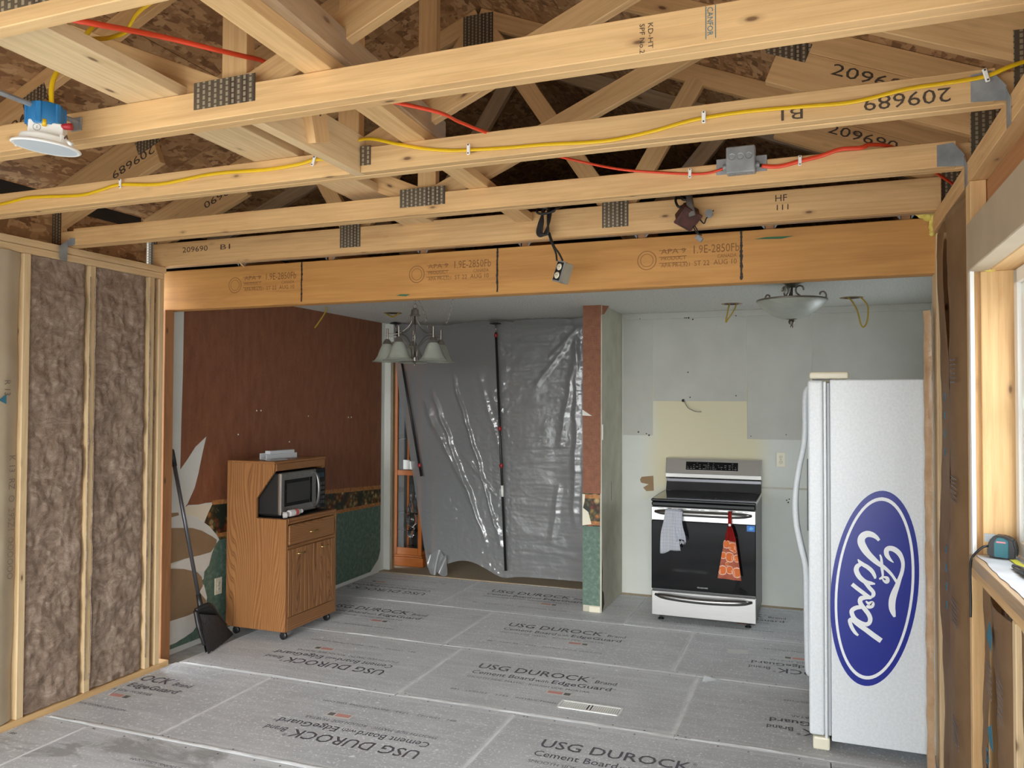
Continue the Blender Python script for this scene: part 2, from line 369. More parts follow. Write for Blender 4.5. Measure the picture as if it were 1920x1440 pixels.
# ------------------------------------------------------------------ floor of cement boards
floor = struct('floor')
link('subfloor', box_me((4.9, 8.0, .03), 0, 1), mottled('subfloor_dust', G((150, 150, 148)), G((186, 187, 186)), 12, .9), floor, Matrix.Translation((.6, -1.1, -.031)))
LB, WB = 1.524, .9144
def print_board(o, cx, cy, flip, x0, x1, sticker=True):
    s = -1 if flip else 1; X = Vector((s, 0, 0)); Y = Vector((0, s, 0)); c = Vector((cx, cy, 0))
    def T(body, lx, ly, wd, h, mat, bold=0.):
        # keep only what stays on the cut board
        t = text_me(body, mat, 'LEFT', bold)
        a = c + X * lx + Y * ly; b = c + X * (lx + wd) + Y * ly
        lo, hi = min(a.x, b.x), max(a.x, b.x)
        if lo > x0 - .001 and hi < x1 + .001: text(body, mat, a, X, Y, wd, h, o, bold=bold)
        else:                                          # cut off by the board edge: keep whole letters only
            n = len(body); cs = wd / n
            ks = [k for k in range(n) if body[k] != ' ' and min((a + X * cs * k).x, (a + X * cs * (k + 1)).x) > x0 + .005 and max((a + X * cs * k).x, (a + X * cs * (k + 1)).x) < x1 - .005]
            if len(ks) > 1: text(body[ks[0]:ks[-1] + 1], mat, a + X * cs * ks[0], X, Y, cs * (ks[-1] - ks[0] + 1), h, o, bold=bold)
    T('USG DUROCK', -.525, .125, .70, .085, BOARDINK, .008); T('®', .183, .185, .02, .025, BOARDINK); T('Brand', .215, .125, .125, .05, BOARDINK, .006)
    T('Cement Board', -.52, .028, .39, .055, BOARDINK, .004); T('with', -.115, .028, .08, .04, BOARDINK); T('EdgeGuard', -.02, .028, .35, .055, BOARDINK, .012); T('™', .335, .05, .02, .02, BOARDINK)
    T('SMOOTH SIDE: MASTIC', -.52, -.045, .36, .028, INKG); T('ROUGH SIDE: MORTAR', -.13, -.045, .36, .028, INKG)
    T('881   12/01/22', -.52, -.26, .22, .02, BOARDINK); T('1732', -.25, -.26, .07, .02, BOARDINK); T('INSTRUCTIONS: USG.COM', -.13, -.26, .40, .02, BOARDINK)
    if sticker:
        lx, ly = .0, -.13; a = c + X * lx + Y * ly
        if x0 < a.x < x1 - .15 and x0 < (a + X * .15).x < x1:
            for (u0, u1, m) in ((0, .15, LBL), (.012, .095, LBLR), (.105, .14, LBLG)):
                q = [a + X * u0 + Y * (.0 if m is LBL else .01), a + X * u1 + Y * (.0 if m is LBL else .01), a + X * u1 + Y * (.06 if m is LBL else .045), a + X * u0 + Y * (.06 if m is LBL else .045)]
                poly('warning_label', m, [p + Vector((0, 0, .0004 if m is LBL else .0009)) for p in q], .0003, (0, 0, 1), o)
LBL = newmat('label_white', G((200, 198, 192)), .7); LBLR = newmat('label_pink', G((206, 150, 144)), .7); LBLG = newmat('label_grey', G((110, 112, 110)), .7)
STRIP = mottled('mortar_dust', G((206, 208, 209)), G((230, 232, 233)), 18, .9)
def cut(name_rows): pass
# rows: (y0, list of (x0 of the whole board, flipped print))
rows = [(-2.743, [(-2.6, 1), (-1.08, 0), (.44, 1), (1.96, 0)]), (-1.829, [(-2.75, 1), (-1.226, 1), (.298, 0), (1.822, 1)]),
        (-.9144, [(-2.346, 0), (-.822, 1), (.702, 0), (2.226, 0)]), (0., [(-1.533, 1), (-.009, 0), (1.515, 1)]),
        (.9144, [(-1.686, 0), (-.162, 0), (1.362, 1)]), (1.8288, [(-2.19, 1), (-.67, 0), (.854, 0), (2.378, 0)])]
XL = {0: -1.548, 1: -1.72}
for y0, bs in rows:
    xl = -1.548 if y0 < -.2 else -1.715; xr = 2.66 if y0 < -.2 else 2.99
    for x0, fl in bs:
        a = max(x0 + .003, xl); b = min(x0 + LB - .003, xr)
        if b - a < .05: continue
        dz = random.uniform(-.0012, .0008)
        hgt = WB - .006
        o = link('cement_board', box_me((b - a, hgt, .0127), .003, 1, CEMENTW if y0 < -1.5 else CEMENT), None, floor, Matrix.Translation(((a + b) / 2, y0 + WB / 2, -.0064 + dz * .5)))
        if y0 > -1.85: print_board(o, x0 + LB / 2 + (.10 if abs(x0 + 2.346) < .01 else 0), y0 + WB / 2, fl, a, b)
# torn alkali tape and ridges of mortar squeezed out along the joints
def ridge(name, pts, wdt, h=.003):
    def fn(u, v):
        i = u * (len(pts) - 1); k = min(int(i), len(pts) - 2); p = Vector(pts[k]).lerp(Vector(pts[k + 1]), i - k)
        d = (Vector(pts[-1]) - Vector(pts[0])).normalized(); n = Vector((-d.y, d.x, 0))
        ww = wdt * (.55 + .9 * abs(nz(p.x * 3.1 + 5, p.y * 3.1, 2)))
        return p + n * ((v - .5) * ww) + Vector((0, 0, .0006 + (h * (.35 + abs(nz(p.x * 6, p.y * 6, v))) if .2 < v < .8 else 0)))
    L = (Vector(pts[-1]) - Vector(pts[0])).length
    return grid(name, STRIP, fn, max(8, int(L / .03)), 4, floor)
for y, xa, xb, wd in ((-.9144, -1.5, 2.2, .035), (0, -1.5, -.2, .02), (0, .05, 1.52, .045), (.9144, -.9, -.3, .02), (.9144, .02, 1.5, .05), (1.8288, -1.1, -.5, .018), (1.8288, .55, 1.35, .045), (-.9144, 1.2, 2.3, .06), (0, 1.6, 2.2, .03), (2.743, -.3, .3, .04)):
    ridge('joint_tape', [(xa, y + .012, 0), ((xa + xb) / 2, y + .02, 0), (xb, y + .008, 0)], wd)
for y0, bs in rows[1:]:
    for x0, fl in bs:
        if -1.5 < x0 < 2.1: ridge('mortar_ridge', [(x0, y0 + .03, 0), (x0 + .004, y0 + .45, 0), (x0, y0 + .89, 0)], .022)
SCREW = newmat('screw_head', (.05, .05, .05), .4, .6)
bm = bmesh.new()
for y0, bs in rows[1:]:
    for x0, fl in bs:
        for i in range(9):
            for yy in (.03, WB - .03):
                x = x0 + .05 + i * .19 + random.uniform(-.03, .03)
                if -1.5 < x < 2.1: bmesh.ops.create_circle(bm, cap_ends=True, segments=8, radius=.005, matrix=Matrix.Translation((x, y0 + yy + random.uniform(-.01, .01), .0012)))
tag(link('screw_heads', mk(bm), SCREW, floor), kind='stuff')
carpet = link('carpet', box_me((5.2, 2.6, .02), 0), CARPET, floor, Matrix.Translation((.2, 4.06, -.004)))
bm = bmesh.new()
# ------------------------------------------------------------------ ground outside (daylight bounces off it)
g = struct('ground'); link('gravel_yard', box_me((40, 30, .1), 0), mottled('pale_concrete', G((178, 174, 166)), G((200, 197, 190)), 3, .9), g, Matrix.Translation((0, -20, -.25)))

# ------------------------------------------------------------------ left framed wall
wl_ = struct('wall_left')
XLF = -1.55
box('top_plate', PINE_PALE, (XLF - .14, -4.1, 2.362), (XLF, -.14, 2.399), wl_)
box('top_plate', PINE_PALE, (XLF - .14, -4.1, 2.401), (XLF, -.12, 2.438), wl_)
box('bottom_plate', PINE, (XLF - .14, -4.1, -.012), (XLF, -.06, .03), wl_)
ys = [-.155, -.23, -.65, -1.04] + [-1.45 - .4064 * i for i in range(8)]
for y in ys:
    if not -3.95 < y < -2.78: box('stud', PINE_PALE, (XLF - .14, y - .019, .031), (XLF, y + .019, 2.361), wl_)
    else: box('cripple_stud', PINE_PALE, (XLF - .14, y - .019, .031), (XLF, y + .019, .70), wl_)
box('corner_post', FIR, (-1.70, -.035, -.01), (-1.637, .04, 2.19), wl_)
box('stud', PINE_GREY, (XLF - .14, -.21, .031), (XLF - .045, -.175, 2.361), wl_)
def batt(y0, y1, seed, xb=-.012):
    def fn(u, v):
        y = y0 + (y1 - y0) * u; z = .035 + (2.36 - .035) * v
        e = min(u, 1 - u) * 2; q = min(1, e * 6)
        n = nz(y * 4 + seed, z * 5, seed, 5) * .016 + nz(y * 12, z * 16 + seed, 3, 4) * .009 + nz(y * 40, z * 30 + seed, 5, 2) * .005
        over = .012 * nz(seed * 3, z * 9, 1, 3) if u in (0., 1.) else 0
        return Vector((XLF + xb - .02 * (1 - q) + n * q, y + over, z))
    return grid('insulation_batt', WOOL, fn, 46, 170, wl_)
batt(-.63, -.25, 3); batt(-1.02, -.67, 11); batt(-.212, -.176, 6, -.03)
# ragged wisps that lap over the stud faces
for y, sgn, sd in ((-.65, 1, 2), (-.23, -1, 9), (-.65, -1, 5)):
    def fn(u, v, y=y, sgn=sgn, sd=sd):
        z = .1 + 2.2 * v; wdt = max(0.0005, .012 * (.3 + 1.6 * nz(sd, z * 6, 2, 4)))
        return Vector((XLF + .001 + .006 * math.sin(u * PI), y + sgn * (.0195 - wdt * u), z))
    grid('insulation_wisp', WOOL, fn, 3, 160, wl_)
for i in range(4, len(ys)):
    y1 = ys[i - 1] - .02; y0 = ys[i] + .02; ZT = 2.325 if y0 > -2.8 else .80
    def fn(u, v, y0=y0, y1=y1):
        y = y0 + (y1 - y0) * u; z = .035 + ZT * v; e = min(u, 1 - u) * 2
        return Vector((XLF - .03 + .035 * min(1, e * 2.2) ** .7 + .012 * nz(y * 3, z * 2.2, 4, 4) + .006 * math.sin(z * 7 + y * 9) * (1 - e), y, z))
    kb = grid('kraft_faced_batt', KRAFT_L, fn, 20, 70, wl_)
    if i == 4:
        for zz, tx, hh in ((1.35, 'K 13  RZ  O  29SZ1', .032), (1.72, 'R 13', .03), (.95, 'OOOOOO', .03)):
            text(tx, newmat('kraft_ink', G((110, 96, 80)), .9), (XLF + .014, -1.10 - (.03 if zz < 1.5 else .06), zz), (0, 0, -1), (0, 1, 0), None, hh, kb)
        poly('printed_mark', BLUE, [(XLF + .013, -1.19, 1.62), (XLF + .013, -1.15, 1.65), (XLF + .013, -1.15, 1.60)], .0008, (1, 0, 0), kb)
for i in range(3):
    a = -4.12 + i * 1.33
    box('sheathing_panel', OSB, (-1.72, a, 2.44), (-1.7, a + 1.327, 2.67), wl_, 0)
    box('underlayment_strip', DARKGAP, (-1.76, a, 2.67), (-1.745, a + 1.327, 2.80), wl_, 0)
    if i > 0: box('sheathing_panel', OSB, (-1.72, a, -.01), (-1.695, a + 1.327, 2.44), wl_, 0)
    else: box('sheathing_panel', OSB, (-1.72, a, -.01), (-1.695, a + 1.327, .84), wl_, 0); box('sheathing_panel', OSB, (-1.72, a, 2.1), (-1.695, a + 1.327, 2.44), wl_, 0)

# ------------------------------------------------------------------ right framed wall
wr = struct('wall_right')
XRF = 2.65
box('top_plate', PINE, (XRF, -4.1, 2.401), (XRF + .14, 0, 2.438), wr)
box('top_plate', PINE, (XRF, -4.1, 2.362), (XRF + .14, 0, 2.399), wr)
box('bottom_plate', PINE, (XRF, -4.1, -.012), (XRF + .14, .0, .03), wr)
box('stud', PINE_PALE, (XRF + .012, -.045, .031), (XRF + .06, .1, 2.361), wr)
box('stud', PINE_PALE, (XRF + .062, -.045, .031), (XRF + .14, .0, 2.361), wr)
box('king_stud', PINE, (XRF, -.872, .031), (XRF + .045, -.834, 2.361), wr)
box('king_stud', PINE, (XRF + .046, -.872, .031), (XRF + .14, -.834, 2.361), wr)
box('jack_stud', PINE, (XRF + .032, -.895, 1.12), (XRF + .145, -.874, 2.06), wr)
box('flashing_strip', WHITE, (XRF - .001, -.905, 1.12), (XRF + .004, -.873, 2.10), wr, .0005)
box('flashing_strip', WHITE, (XRF + .004, -.9, 1.12), (XRF + .012, -.896, 2.07), wr, .0005)
box('cripple_stud', PINE, (XRF, -.915, 2.225), (XRF + .048, -.873, 2.361), wr)
box('window_header', KRAFT_L, (XRF - .006, -2.5, 2.06), (XRF + .055, -.875, 2.222), wr, .003)
box('window_header', PINE, (XRF + .056, -2.5, 2.06), (XRF + .145, -.875, 2.222), wr, .003)
box('filler_board', FIR, (XRF + .05, -2.5, 2.224), (XRF + .07, -.875, 2.36), wr)
box('rough_sill', PINE_GREY, (XRF - .012, -2.5, 1.085), (XRF + .145, -.905, 1.123), wr)
box('rough_sill', PINE, (XRF, -2.5, 1.045), (XRF + .145, -.873, 1.083), wr)
def memb(u, v):
    y = -.93 - 1.5 * u; x = XRF + .006 + .01 * nz(y * 9, 3) + (.125) * v
    return Vector((x, y, 1.1245 + .002 * abs(nz(y * 8, v * 3))))
grid('sill_membrane', mottled('grey_membrane', G((176, 180, 184)), G((206, 210, 214)), 9, .5), memb, 40, 4, wr)
box('rough_sill', PINE_GREY, (XRF - .012, -4.07, 1.085), (XRF + .145, -2.6, 1.123), wr)
for y in (-1.47, -1.88, -2.29): box('stud', PINE_PALE, (XRF, y - .019, .031), (XRF + .14, y + .019, 1.044), wr)
for y in (-2.52, -2.56, -4.07): box('stud', PINE_PALE, (XRF, y - .019, .031), (XRF + .14, y + .019, 2.361), wr)
for y in (-2.9, -3.3, -3.7): box('stud', PINE_PALE, (XRF, y - .019, .031), (XRF + .14, y + .019, 1.08), wr)
def kraft(name, y0, y1, z0, z1, fx, mat=KRAFT, nu=18, nv=90, edge=None):
    def fn(u, v):
        z = z0 + (z1 - z0) * v
        a, b = (y0, y1) if edge is None else edge(z, y0, y1)
        y = a + (b - a) * u
        return Vector((fx(u, v, y, z), y, z))
    return grid(name, mat, fn, nu, nv, wr, None, .0015)
# two kraft facings bulging apart over a split that shows the wool
kraft('kraft_facing', -.47, -.05, .03, 2.33, lambda u, v, y, z: XRF - .004 + .028 * u ** 3 + .010 * nz(y * 4, z * 2.5, 1) + .006 * math.sin(z * 5), edge=lambda z, a, b: (a - .035 * math.sin(z * 2.2 + .3) - .03 * nz(1, z * 3), b))
kraft('kraft_facing', -.832, -.55, .03, 2.33, lambda u, v, y, z: XRF + .012 - .012 * u ** 2 - .03 * math.sin(u * PI * .8) + .01 * nz(y * 4 + 7, z * 2.5, 1), edge=lambda z, a, b: (a, b + .045 * math.sin(z * 2.6 + 1.2) + .03 * nz(4, z * 3)))
def wl2(u, v):
    y = -.68 + .4 * u; z = .04 + 2.3 * v
    return Vector((XRF + .062 + .02 * nz(y * 9, z * 9, 2), y, z))
grid('insulation_batt', WOOL, wl2, 14, 110, wr)
# facings under the sill
kA = kraft('kraft_facing', -1.1, -.885, .03, 1.04, lambda u, v, y, z: XRF + .012 + .03 * u - .015 * math.sin(u * PI) + .012 * nz(y * 5 + 2, z * 3, 1), edge=lambda z, a, b: (a + .05 * math.sin(z * 3) * (1 - z), b))
kB = kraft('kraft_facing', -1.445, -1.16, .03, 1.035, lambda u, v, y, z: XRF + .006 - .02 * math.sin(u * PI) + .03 * (1 - v) * u + .008 * nz(y * 5 + 5, z * 3, 1), edge=lambda z, a, b: (a, b + .05 * nz(6, z * 3) - .03 * (1 - z)))
def wl3(u, v):
    y = -1.25 + .3 * u; z = .04 + 1.0 * v
    return Vector((XRF + .07 + .02 * nz(y * 9, z * 9, 7), y, z))
grid('insulation_batt', WOOL, wl3, 12, 50, wr)
for y0 in (-1.87, -2.28):
    kraft('kraft_facing', y0 + .02, y0 + .36, .03, 1.035, lambda u, v, y, z: XRF + .01 - .015 * math.sin(u * PI) + .006 * nz(y * 5, z * 3, 1))
for y0 in (-2.88, -3.28, -3.68, -4.06):
    kraft('kraft_facing', y0 + .02, y0 + .36, .03, 1.04, lambda u, v, y, z: XRF + .01 - .015 * math.sin(u * PI) + .006 * nz(y * 5, z * 3, 1))
# blue and grey print on the facings
for (y, z, h, par, m, tx) in ((-1.205, .60, .035, kB, BLUE, 'GUARDIAN'), ):
    text(tx, m, (XRF - .0135, y, z), (0, .04, -1), (0, 1, 0), .30, .045, par, 'printed_text', bold=.03)
poly('printed_mark', BLUE, [(XRF - .0135, -1.19, .93), (XRF - .0135, -1.235, .985), (XRF - .0135, -1.27, .95), (XRF - .0135, -1.25, .90)], .0008, (-1, 0, 0), kB)
poly('printed_mark', BLUE, [(XRF - .0135, -1.19, .66), (XRF - .0135, -1.25, .69), (XRF - .0135, -1.27, .62), (XRF - .0135, -1.22, .62)], .0008, (-1, 0, 0), kB)
for yy, zz, n_ in ((-1.34, .86, 7), (-1.20, .86, 6)):
    for k in range(n_):
        poly('printed_line', INKG, [(XRF - .0155, yy, zz - k * .017), (XRF - .0155, yy - .07, zz - .008 - k * .017), (XRF - .0155, yy - .07, zz - .012 - k * .017), (XRF - .0155, yy, zz - .004 - k * .017)], .0006, (-1, 0, 0), kB)
for zz in (1.78, 1.36, .92, .5):
    for k in range(6):
        poly('printed_line', INKG, [(XRF - .026, -.64, zz - k * .016), (XRF - .026, -.76, zz - .004 - k * .016), (XRF - .026, -.76, zz - .008 - k * .016), (XRF - .026, -.64, zz - .004 - k * .016)], .0006, (-1, 0, 0), wr)
for k, z in enumerate((1.63, 1.56, 1.49, 1.42, 1.05, .98, .91, .84)):
    poly('printed_mark', BLUE, [(XRF - .02, -.46, z), (XRF - .02, -.47, z + .03), (XRF - .02, -.495, z + .03), (XRF - .02, -.49, z)], .0008, (-1, 0, 0), wr)
box('sheathing_panel', OSB, (2.792, -.9, -.01), (2.803, .0, 2.44), wr, 0)
box('sheathing_panel', OSB, (2.792, -4.1, -.01), (2.803, -.9, 1.08), wr, 0)
box('sheathing_panel', OSB, (2.792, -4.1, 2.07), (2.803, -.9, 2.44), wr, 0)
for i in range(3):
    a = -4.12 + i * 1.33
    box('sheathing_panel', OSB, (2.79, a, 2.44), (2.81, a + 1.327, 2.78), wr, 0)
# old wall end wrapped in kraft and plastic, beside the refrigerator
def wrap(u, v):
    z = .0 + 2.03 * v; a = u * PI
    return Vector((2.645 - .028 * math.sin(a) + .004 * nz(z * 9, u * 4), .045 - .03 + .05 * (u - .5) + .004 * nz(z * 7, u * 5, 2), z))
grid('wrapped_wall_end', mottled('plastic_over_kraft', G((170, 132, 94)), G((196, 166, 132)), 9, .22, .5, .008, bscale=30), wrap, 12, 120, wr)

# window
def thin_glass(name, refl=.06):
    m = newmat(name); t = NT(m); tr_ = t.new('BsdfTransparent'); gs = t.new('BsdfGlossy'); gs.inputs['Roughness'].default_value = .01; mx = t.new('MixShader'); mx.inputs[0].default_value = refl
    t.link(tr_.outputs[0], mx.inputs[1]); t.link(gs.outputs[0], mx.inputs[2]); t.link(mx.outputs[0], t.n['Material Output'].inputs[0]); return m
WGLASS = thin_glass('window_glass')
win = struct('window_1', (2.8, -1.7, 1.6))
Y0, Y1, Z0, Z1 = -2.49, -.9, 1.13, 2.058
for lo, hi in (((2.775, Y1 - .05, Z0), (2.84, Y1, Z1)), ((2.775, Y0, Z0), (2.84, Y0 + .05, Z1)), ((2.775, Y0, Z0), (2.84, Y1, Z0 + .05)), ((2.775, Y0, Z1 - .05), (2.84, Y1, Z1)), ((2.775, (Y0 + Y1) / 2 - .03, Z0), (2.84, (Y0 + Y1) / 2 + .03, Z1))):
    box('window_frame', WHITE, lo, hi, win, .004)
for a, b in ((Y0 + .05, (Y0 + Y1) / 2 - .03), ((Y0 + Y1) / 2 + .03, Y1 - .05)):
    for lo, hi in (((2.785, a, Z0 + .05), (2.825, a + .04, Z1 - .05)), ((2.785, b - .04, Z0 + .05), (2.825, b, Z1 - .05)), ((2.785, a, Z0 + .05), (2.825, b, Z0 + .09)), ((2.785, a, Z1 - .09), (2.825, b, Z1 - .05)), ((2.785, a, 1.60), (2.825, b, 1.645))):
        box('sash', WHITE, lo, hi, win, .003)
    gl = WGLASS
    box('pane', gl, (2.803, a + .03, Z0 + .08), (2.807, b - .03, Z1 - .08), win, 0)

for num, xx, yy0, yy1, z0, z1 in ((3, 2.8, -4.05, -2.58, 1.13, 2.058), (4, -1.70, -4.08, -2.79, .84, 2.10)):  # unseen windows, added to brighten the floor and the right wall
    wx = struct('window_%d' % num, (xx, yy0, z0))
    for a, b, c, d in ((yy0, yy0 + .05, z0, z1), (yy1 - .05, yy1, z0, z1), (yy0, yy1, z0, z0 + .05), (yy0, yy1, z1 - .05, z1), ((yy0 + yy1) / 2 - .03, (yy0 + yy1) / 2 + .03, z0, z1)):
        box('window_frame', WHITE, (xx - .02, a, c), (xx + .03, b, d), wx, .004)
    box('pane', WGLASS, (xx + .003, yy0 + .04, z0 + .04), (xx + .006, yy1 - .04, z1 - .04), wx, 0)
wre = struct('wall_rear_added')  # unseen rear wall, added so its doorway and gable shape the daylight
yw = -4.12
box('sheathing_panel', OSB, (-1.72, yw - .012, -.02), (-1.25, yw, 2.44), wre, 0); box('sheathing_panel', OSB, (2.62, yw - .012, -.02), (2.81, yw, 2.44), wre, 0)
box('sheathing_panel', OSB, (-1.25, yw - .012, 2.16), (2.62, yw, 2.44), wre, 0)
poly('gable_sheathing', OSB, [(-1.78, yw, 2.44), (2.83, yw, 2.44), (2.83, yw, 2.76), (.52, yw, 3.70), (-1.78, yw, 2.76)], .012, (0, -1, 0), wre)
box('door_header', PINE, (-1.25, yw + .001, 2.16), (2.62, yw + .04, 2.44), wre)
for x in (-1.27, 2.64): box('stud', PINE_PALE, (x - .019, yw + .001, .0), (x + .019, yw + .14, 2.15), wre)
# ------------------------------------------------------------------ dining wall with torn wallpaper
XD = -1.72
wd = struct('wall_dining')
box('drywall_sheet', DRYWALL, (XD - .013, .0, -.03), (XD, 2.86, 2.38), wd, 0)
def px(pts, lift): return [P(0, XD + lift, x, y) for x, y in pts]
edge_top = [(345, 500), (345, 585), (343, 700), (340, 795), (338, 880), (352, 860), (366, 838), (387, 818), (380, 848), (372, 888), (365, 915), (352, 944), (346, 952)]
poly('wallpaper_upper', PAPER_TOP, [(XD, P(0, XD, x, y).y, min(2.379, P(0, XD, x, y).z)) for x, y in edge_top] + [(XD, .43, .925), (XD, 2.78, .808), (XD, 2.78, 2.379)], .0015, (1, 0, 0), wd)
E1 = [(352, 946), (398, 945), (392, 958), (383, 980), (393, 987), (408, 1005), (411, 1012)]
q = px(E1, 0)
poly('wallpaper_border', BORDER, [(XD, .50, .925)] + [(XD, p.y, p.z) for p in q[2:]] + [(XD, 2.78, .645), (XD, 2.78, .815)], .002, (1, 0, 0), wd)
poly('border_band', BAND, [(XD, .50, .935), (XD, .49, .905), (XD, 2.78, .785), (XD, 2.78, .822)], .0026, (1, 0, 0), wd)
poly('border_band', BAND, [(XD, .54, .70), (XD, .555, .672), (XD, 2.78, .63), (XD, 2.78, .662)], .0026, (1, 0, 0), wd)
low = [(411, 1012), (405, 1020), (398, 1036), (392, 1060), (383, 1072), (382, 1085), (377, 1090), (383, 1100), (388, 1120), (386, 1136), (378, 1160), (362, 1184), (345, 1196), (318, 1210), (318, 1216)]
poly('wallpaper_lower', PAPER_LOW, [(XD, P(0, XD, x, y).y, P(0, XD, x, y).z) for x, y in low] + [(XD, .10, .02), (XD, 2.60, .03), (XD, 2.74, .12), (XD, 2.78, .20), (XD, 2.78, .645)], .0015, (1, 0, 0), wd)
for pts in ([(318, 990), (330, 990), (360, 990), (378, 995), (398, 1006), (406, 1012), (405, 1022), (395, 1035), (375, 1041), (345, 1048), (318, 1057)],
            [(318, 1066), (345, 1067), (370, 1073), (378, 1082), (380, 1100), (374, 1110), (386, 1122), (386, 1136), (378, 1144), (350, 1155), (318, 1166)], [(318, 962), (334, 961), (335, 966), (318, 971)]):
    poly('bared_patch', DRYBROWN, px(pts, 0), .002, (1, 0, 0), wd)
for pts in ([(352, 947), (398, 945), (390, 962), (381, 979), (370, 972), (352, 968), (337, 970), (343, 958)], [(318, 1062), (345, 1048), (397, 1036), (392, 1056), (383, 1072), (366, 1070), (340, 1066)],
            [(374, 1110), (382, 1096), (388, 1120), (387, 1126)], [(318, 1165), (350, 1155), (380, 1143), (372, 1165), (352, 1190), (330, 1205), (318, 1210)]):
    poly('torn_paper', BACKING, px(pts, .002), .0012, (1, 0, 0), wd)
poly('torn_paper', CREAM, px([(345, 950), (397, 945), (390, 962), (382, 978), (365, 968), (350, 966)], .003), .001, (1, 0, 0), wd)
bm = bmesh.new()
for y, z in ((.95, 1.55), (1.0, 1.55), (1.6, 1.5), (2.2, 1.48), (2.25, 1.48), (.75, 1.38), (1.35, 1.30)):
    bmesh.ops.create_uvsphere(bm, u_segments=8, v_segments=5, radius=.006, matrix=Matrix.Translation((XD + .001, y, z)))
tag(link('nail_holes', mk(bm), BACKING, wd), kind='stuff')
# end trim towards the next room
t1 = struct('trim_1'); box('casing', mottled('white_trim', G((206, 208, 200)), G((216, 218, 211)), 4, .6), (-1.735, 2.845, 0), (-1.655, 2.87, 2.375), t1, .003)
box('jamb', mottled('tan_jamb', G((150, 128, 98)), G((164, 142, 112)), 5, .7), (-1.66, 2.871, 0), (-1.645, 2.92, 2.375), t1, .002)
box('drywall_edge', DRYWALL, (-1.70, 2.846, 2.2), (-1.60, 2.868, 2.376), t1, .004)

# ------------------------------------------------------------------ kitchen back wall, stub wall, side wall
YB = 2.78
wb = struct('wall_back')
def kitchen_paint():
    m = newmat('stained_kitchen_paint', rough=.7); t = NT(m); v = t.coord((1, 1, 1), rnd=False); tc = t.new('TexCoord'); s = t.new('SeparateXYZ'); t.link(tc.outputs['Object'], s.inputs[0])
    n = t.noise(v, 3, 5); c = t.ramp(n, [(.3, G((208, 211, 204))), (.7, G((216, 219, 212)))])
    dx = t.math('MULTIPLY', t.math('ABSOLUTE', t.math('SUBTRACT', s.outputs[0], -.49)), 1.55); dz = t.math('ABSOLUTE', t.math('SUBTRACT', s.outputs[2], .14))
    d = t.math('ADD', t.math('MAXIMUM', dx, t.math('MULTIPLY', dz, 1.55)), t.math('MULTIPLY', n, .2))
    k = t.ramp(d, [(.68, (1, 1, 1)), (.93, (0, 0, 0))]); c = t.mix(k, c, G((216, 209, 178))); t.base(c); return m
KP = kitchen_paint()
box('drywall_sheet', KP, (.63, YB, 0), (3.0, YB + .013, 2.38), wb, 0, 0)
PANEL = mottled('blue_grey_paint', G((184, 184, 176)), G((194, 194, 186)), 4, .7)
for x0, x1, z0 in ((.64, .895, 1.345), (.90, 1.655, 1.635), (1.66, 2.15, 1.33), (2.155, 2.99, 1.33)):
    box('wall_panel', PANEL, (x0, YB - .004, z0), (x1, YB - .0005, 2.325), wb, .0015)
box('wall_panel', PANEL, (.64, YB - .006, 2.328), (2.99, YB - .0005, 2.378), wb, .002)
box('joint_line', PLASTER, (1.70, YB - .002, .935), (2.99, YB - .0003, .95), wb, 0)
poly('bared_patch', DRYBROWN, [P(1, YB - .001, x, y) for x, y in ((1203, 894), (1225, 892), (1226, 920), (1212, 921), (1206, 914), (1216, 908), (1202, 905), (1200, 899))], .001, (0, -1, 0), wb)
bm = bmesh.new()
for x, y in ((1284, 596), (1287, 596), (1291, 596), (1299, 599), (1380, 742), (1294, 745), (1290, 698), (1474, 815), (1408, 818), (1197, 810), (1212, 813), (1217, 816), (1475, 938), (1480, 936), (1478, 942), (1200, 598), (1380, 592)):
    bmesh.ops.create_uvsphere(bm, u_segments=7, v_segments=5, radius=random.uniform(.004, .008), matrix=Matrix.Translation(P(1, YB - .004, x, y)))
tag(link('wall_marks', mk(bm), newmat('scuff', G((72, 66, 56)), .9), wb), kind='stuff')
ws = struct('wall_stub')
box('wall_core', PLASTER, (.478, 2.094, 0.0), (.628, 2.86, 2.38), ws, .002)
box('wallpaper_upper', PAPER_TOP, (.476, 2.0915, .915), (.62, 2.0938, 2.378), ws, 0)
box('wallpaper_border', BORDER, (.476, 2.0912, .66), (.615, 2.0935, .915), ws, 0)
box('wallpaper_lower', PAPER_LOW, (.476, 2.0915, .05), (.615, 2.0938, .66), ws, 0)
box('border_band', BAND, (.476, 2.0902, .875), (.615, 2.0932, .905), ws, 0); box('border_band', BAND, (.476, 2.0902, .67), (.615, 2.0932, .70), ws, 0)
poly('torn_paper', BACKING, [P(1, 2.0905, x, y) for x, y in ((1092, 768), (1110, 780), (1092, 779))], .001, (0, -1, 0), ws)
poly('torn_paper', CREAM, [P(1, 2.0898, x, y) for x, y in ((1092, 926), (1097, 927), (1096, 940), (1093, 952), (1103, 960), (1109, 983), (1092, 985))], .001, (0, -1, 0), ws)
poly('torn_paper', PAPER_TOP, [(.62, 2.092, 2.375), (.67, 2.15, 2.375), (.64, 2.12, 2.31), (.622, 2.092, 2.30)], .001, (1, -1, 0), ws)
poly('bared_patch', newmat('dark_glue', G((60, 58, 50)), .8), [(.6292, 2.10, .0), (.6292, 2.17, .05), (.6292, 2.15, .14), (.6292, 2.11, .17), (.6292, 2.12, .30), (.6292, 2.098, .42), (.6292, 2.098, 0)], .0008, (1, 0, 0), ws)
box('plaster_crack', INK, (.6285, 2.40, .83), (.6292, 2.407, .98), ws, 0)
box('sill_block', CREAM, (.53, 2.085, .0), (.618, 2.0915, .045), ws, .002)
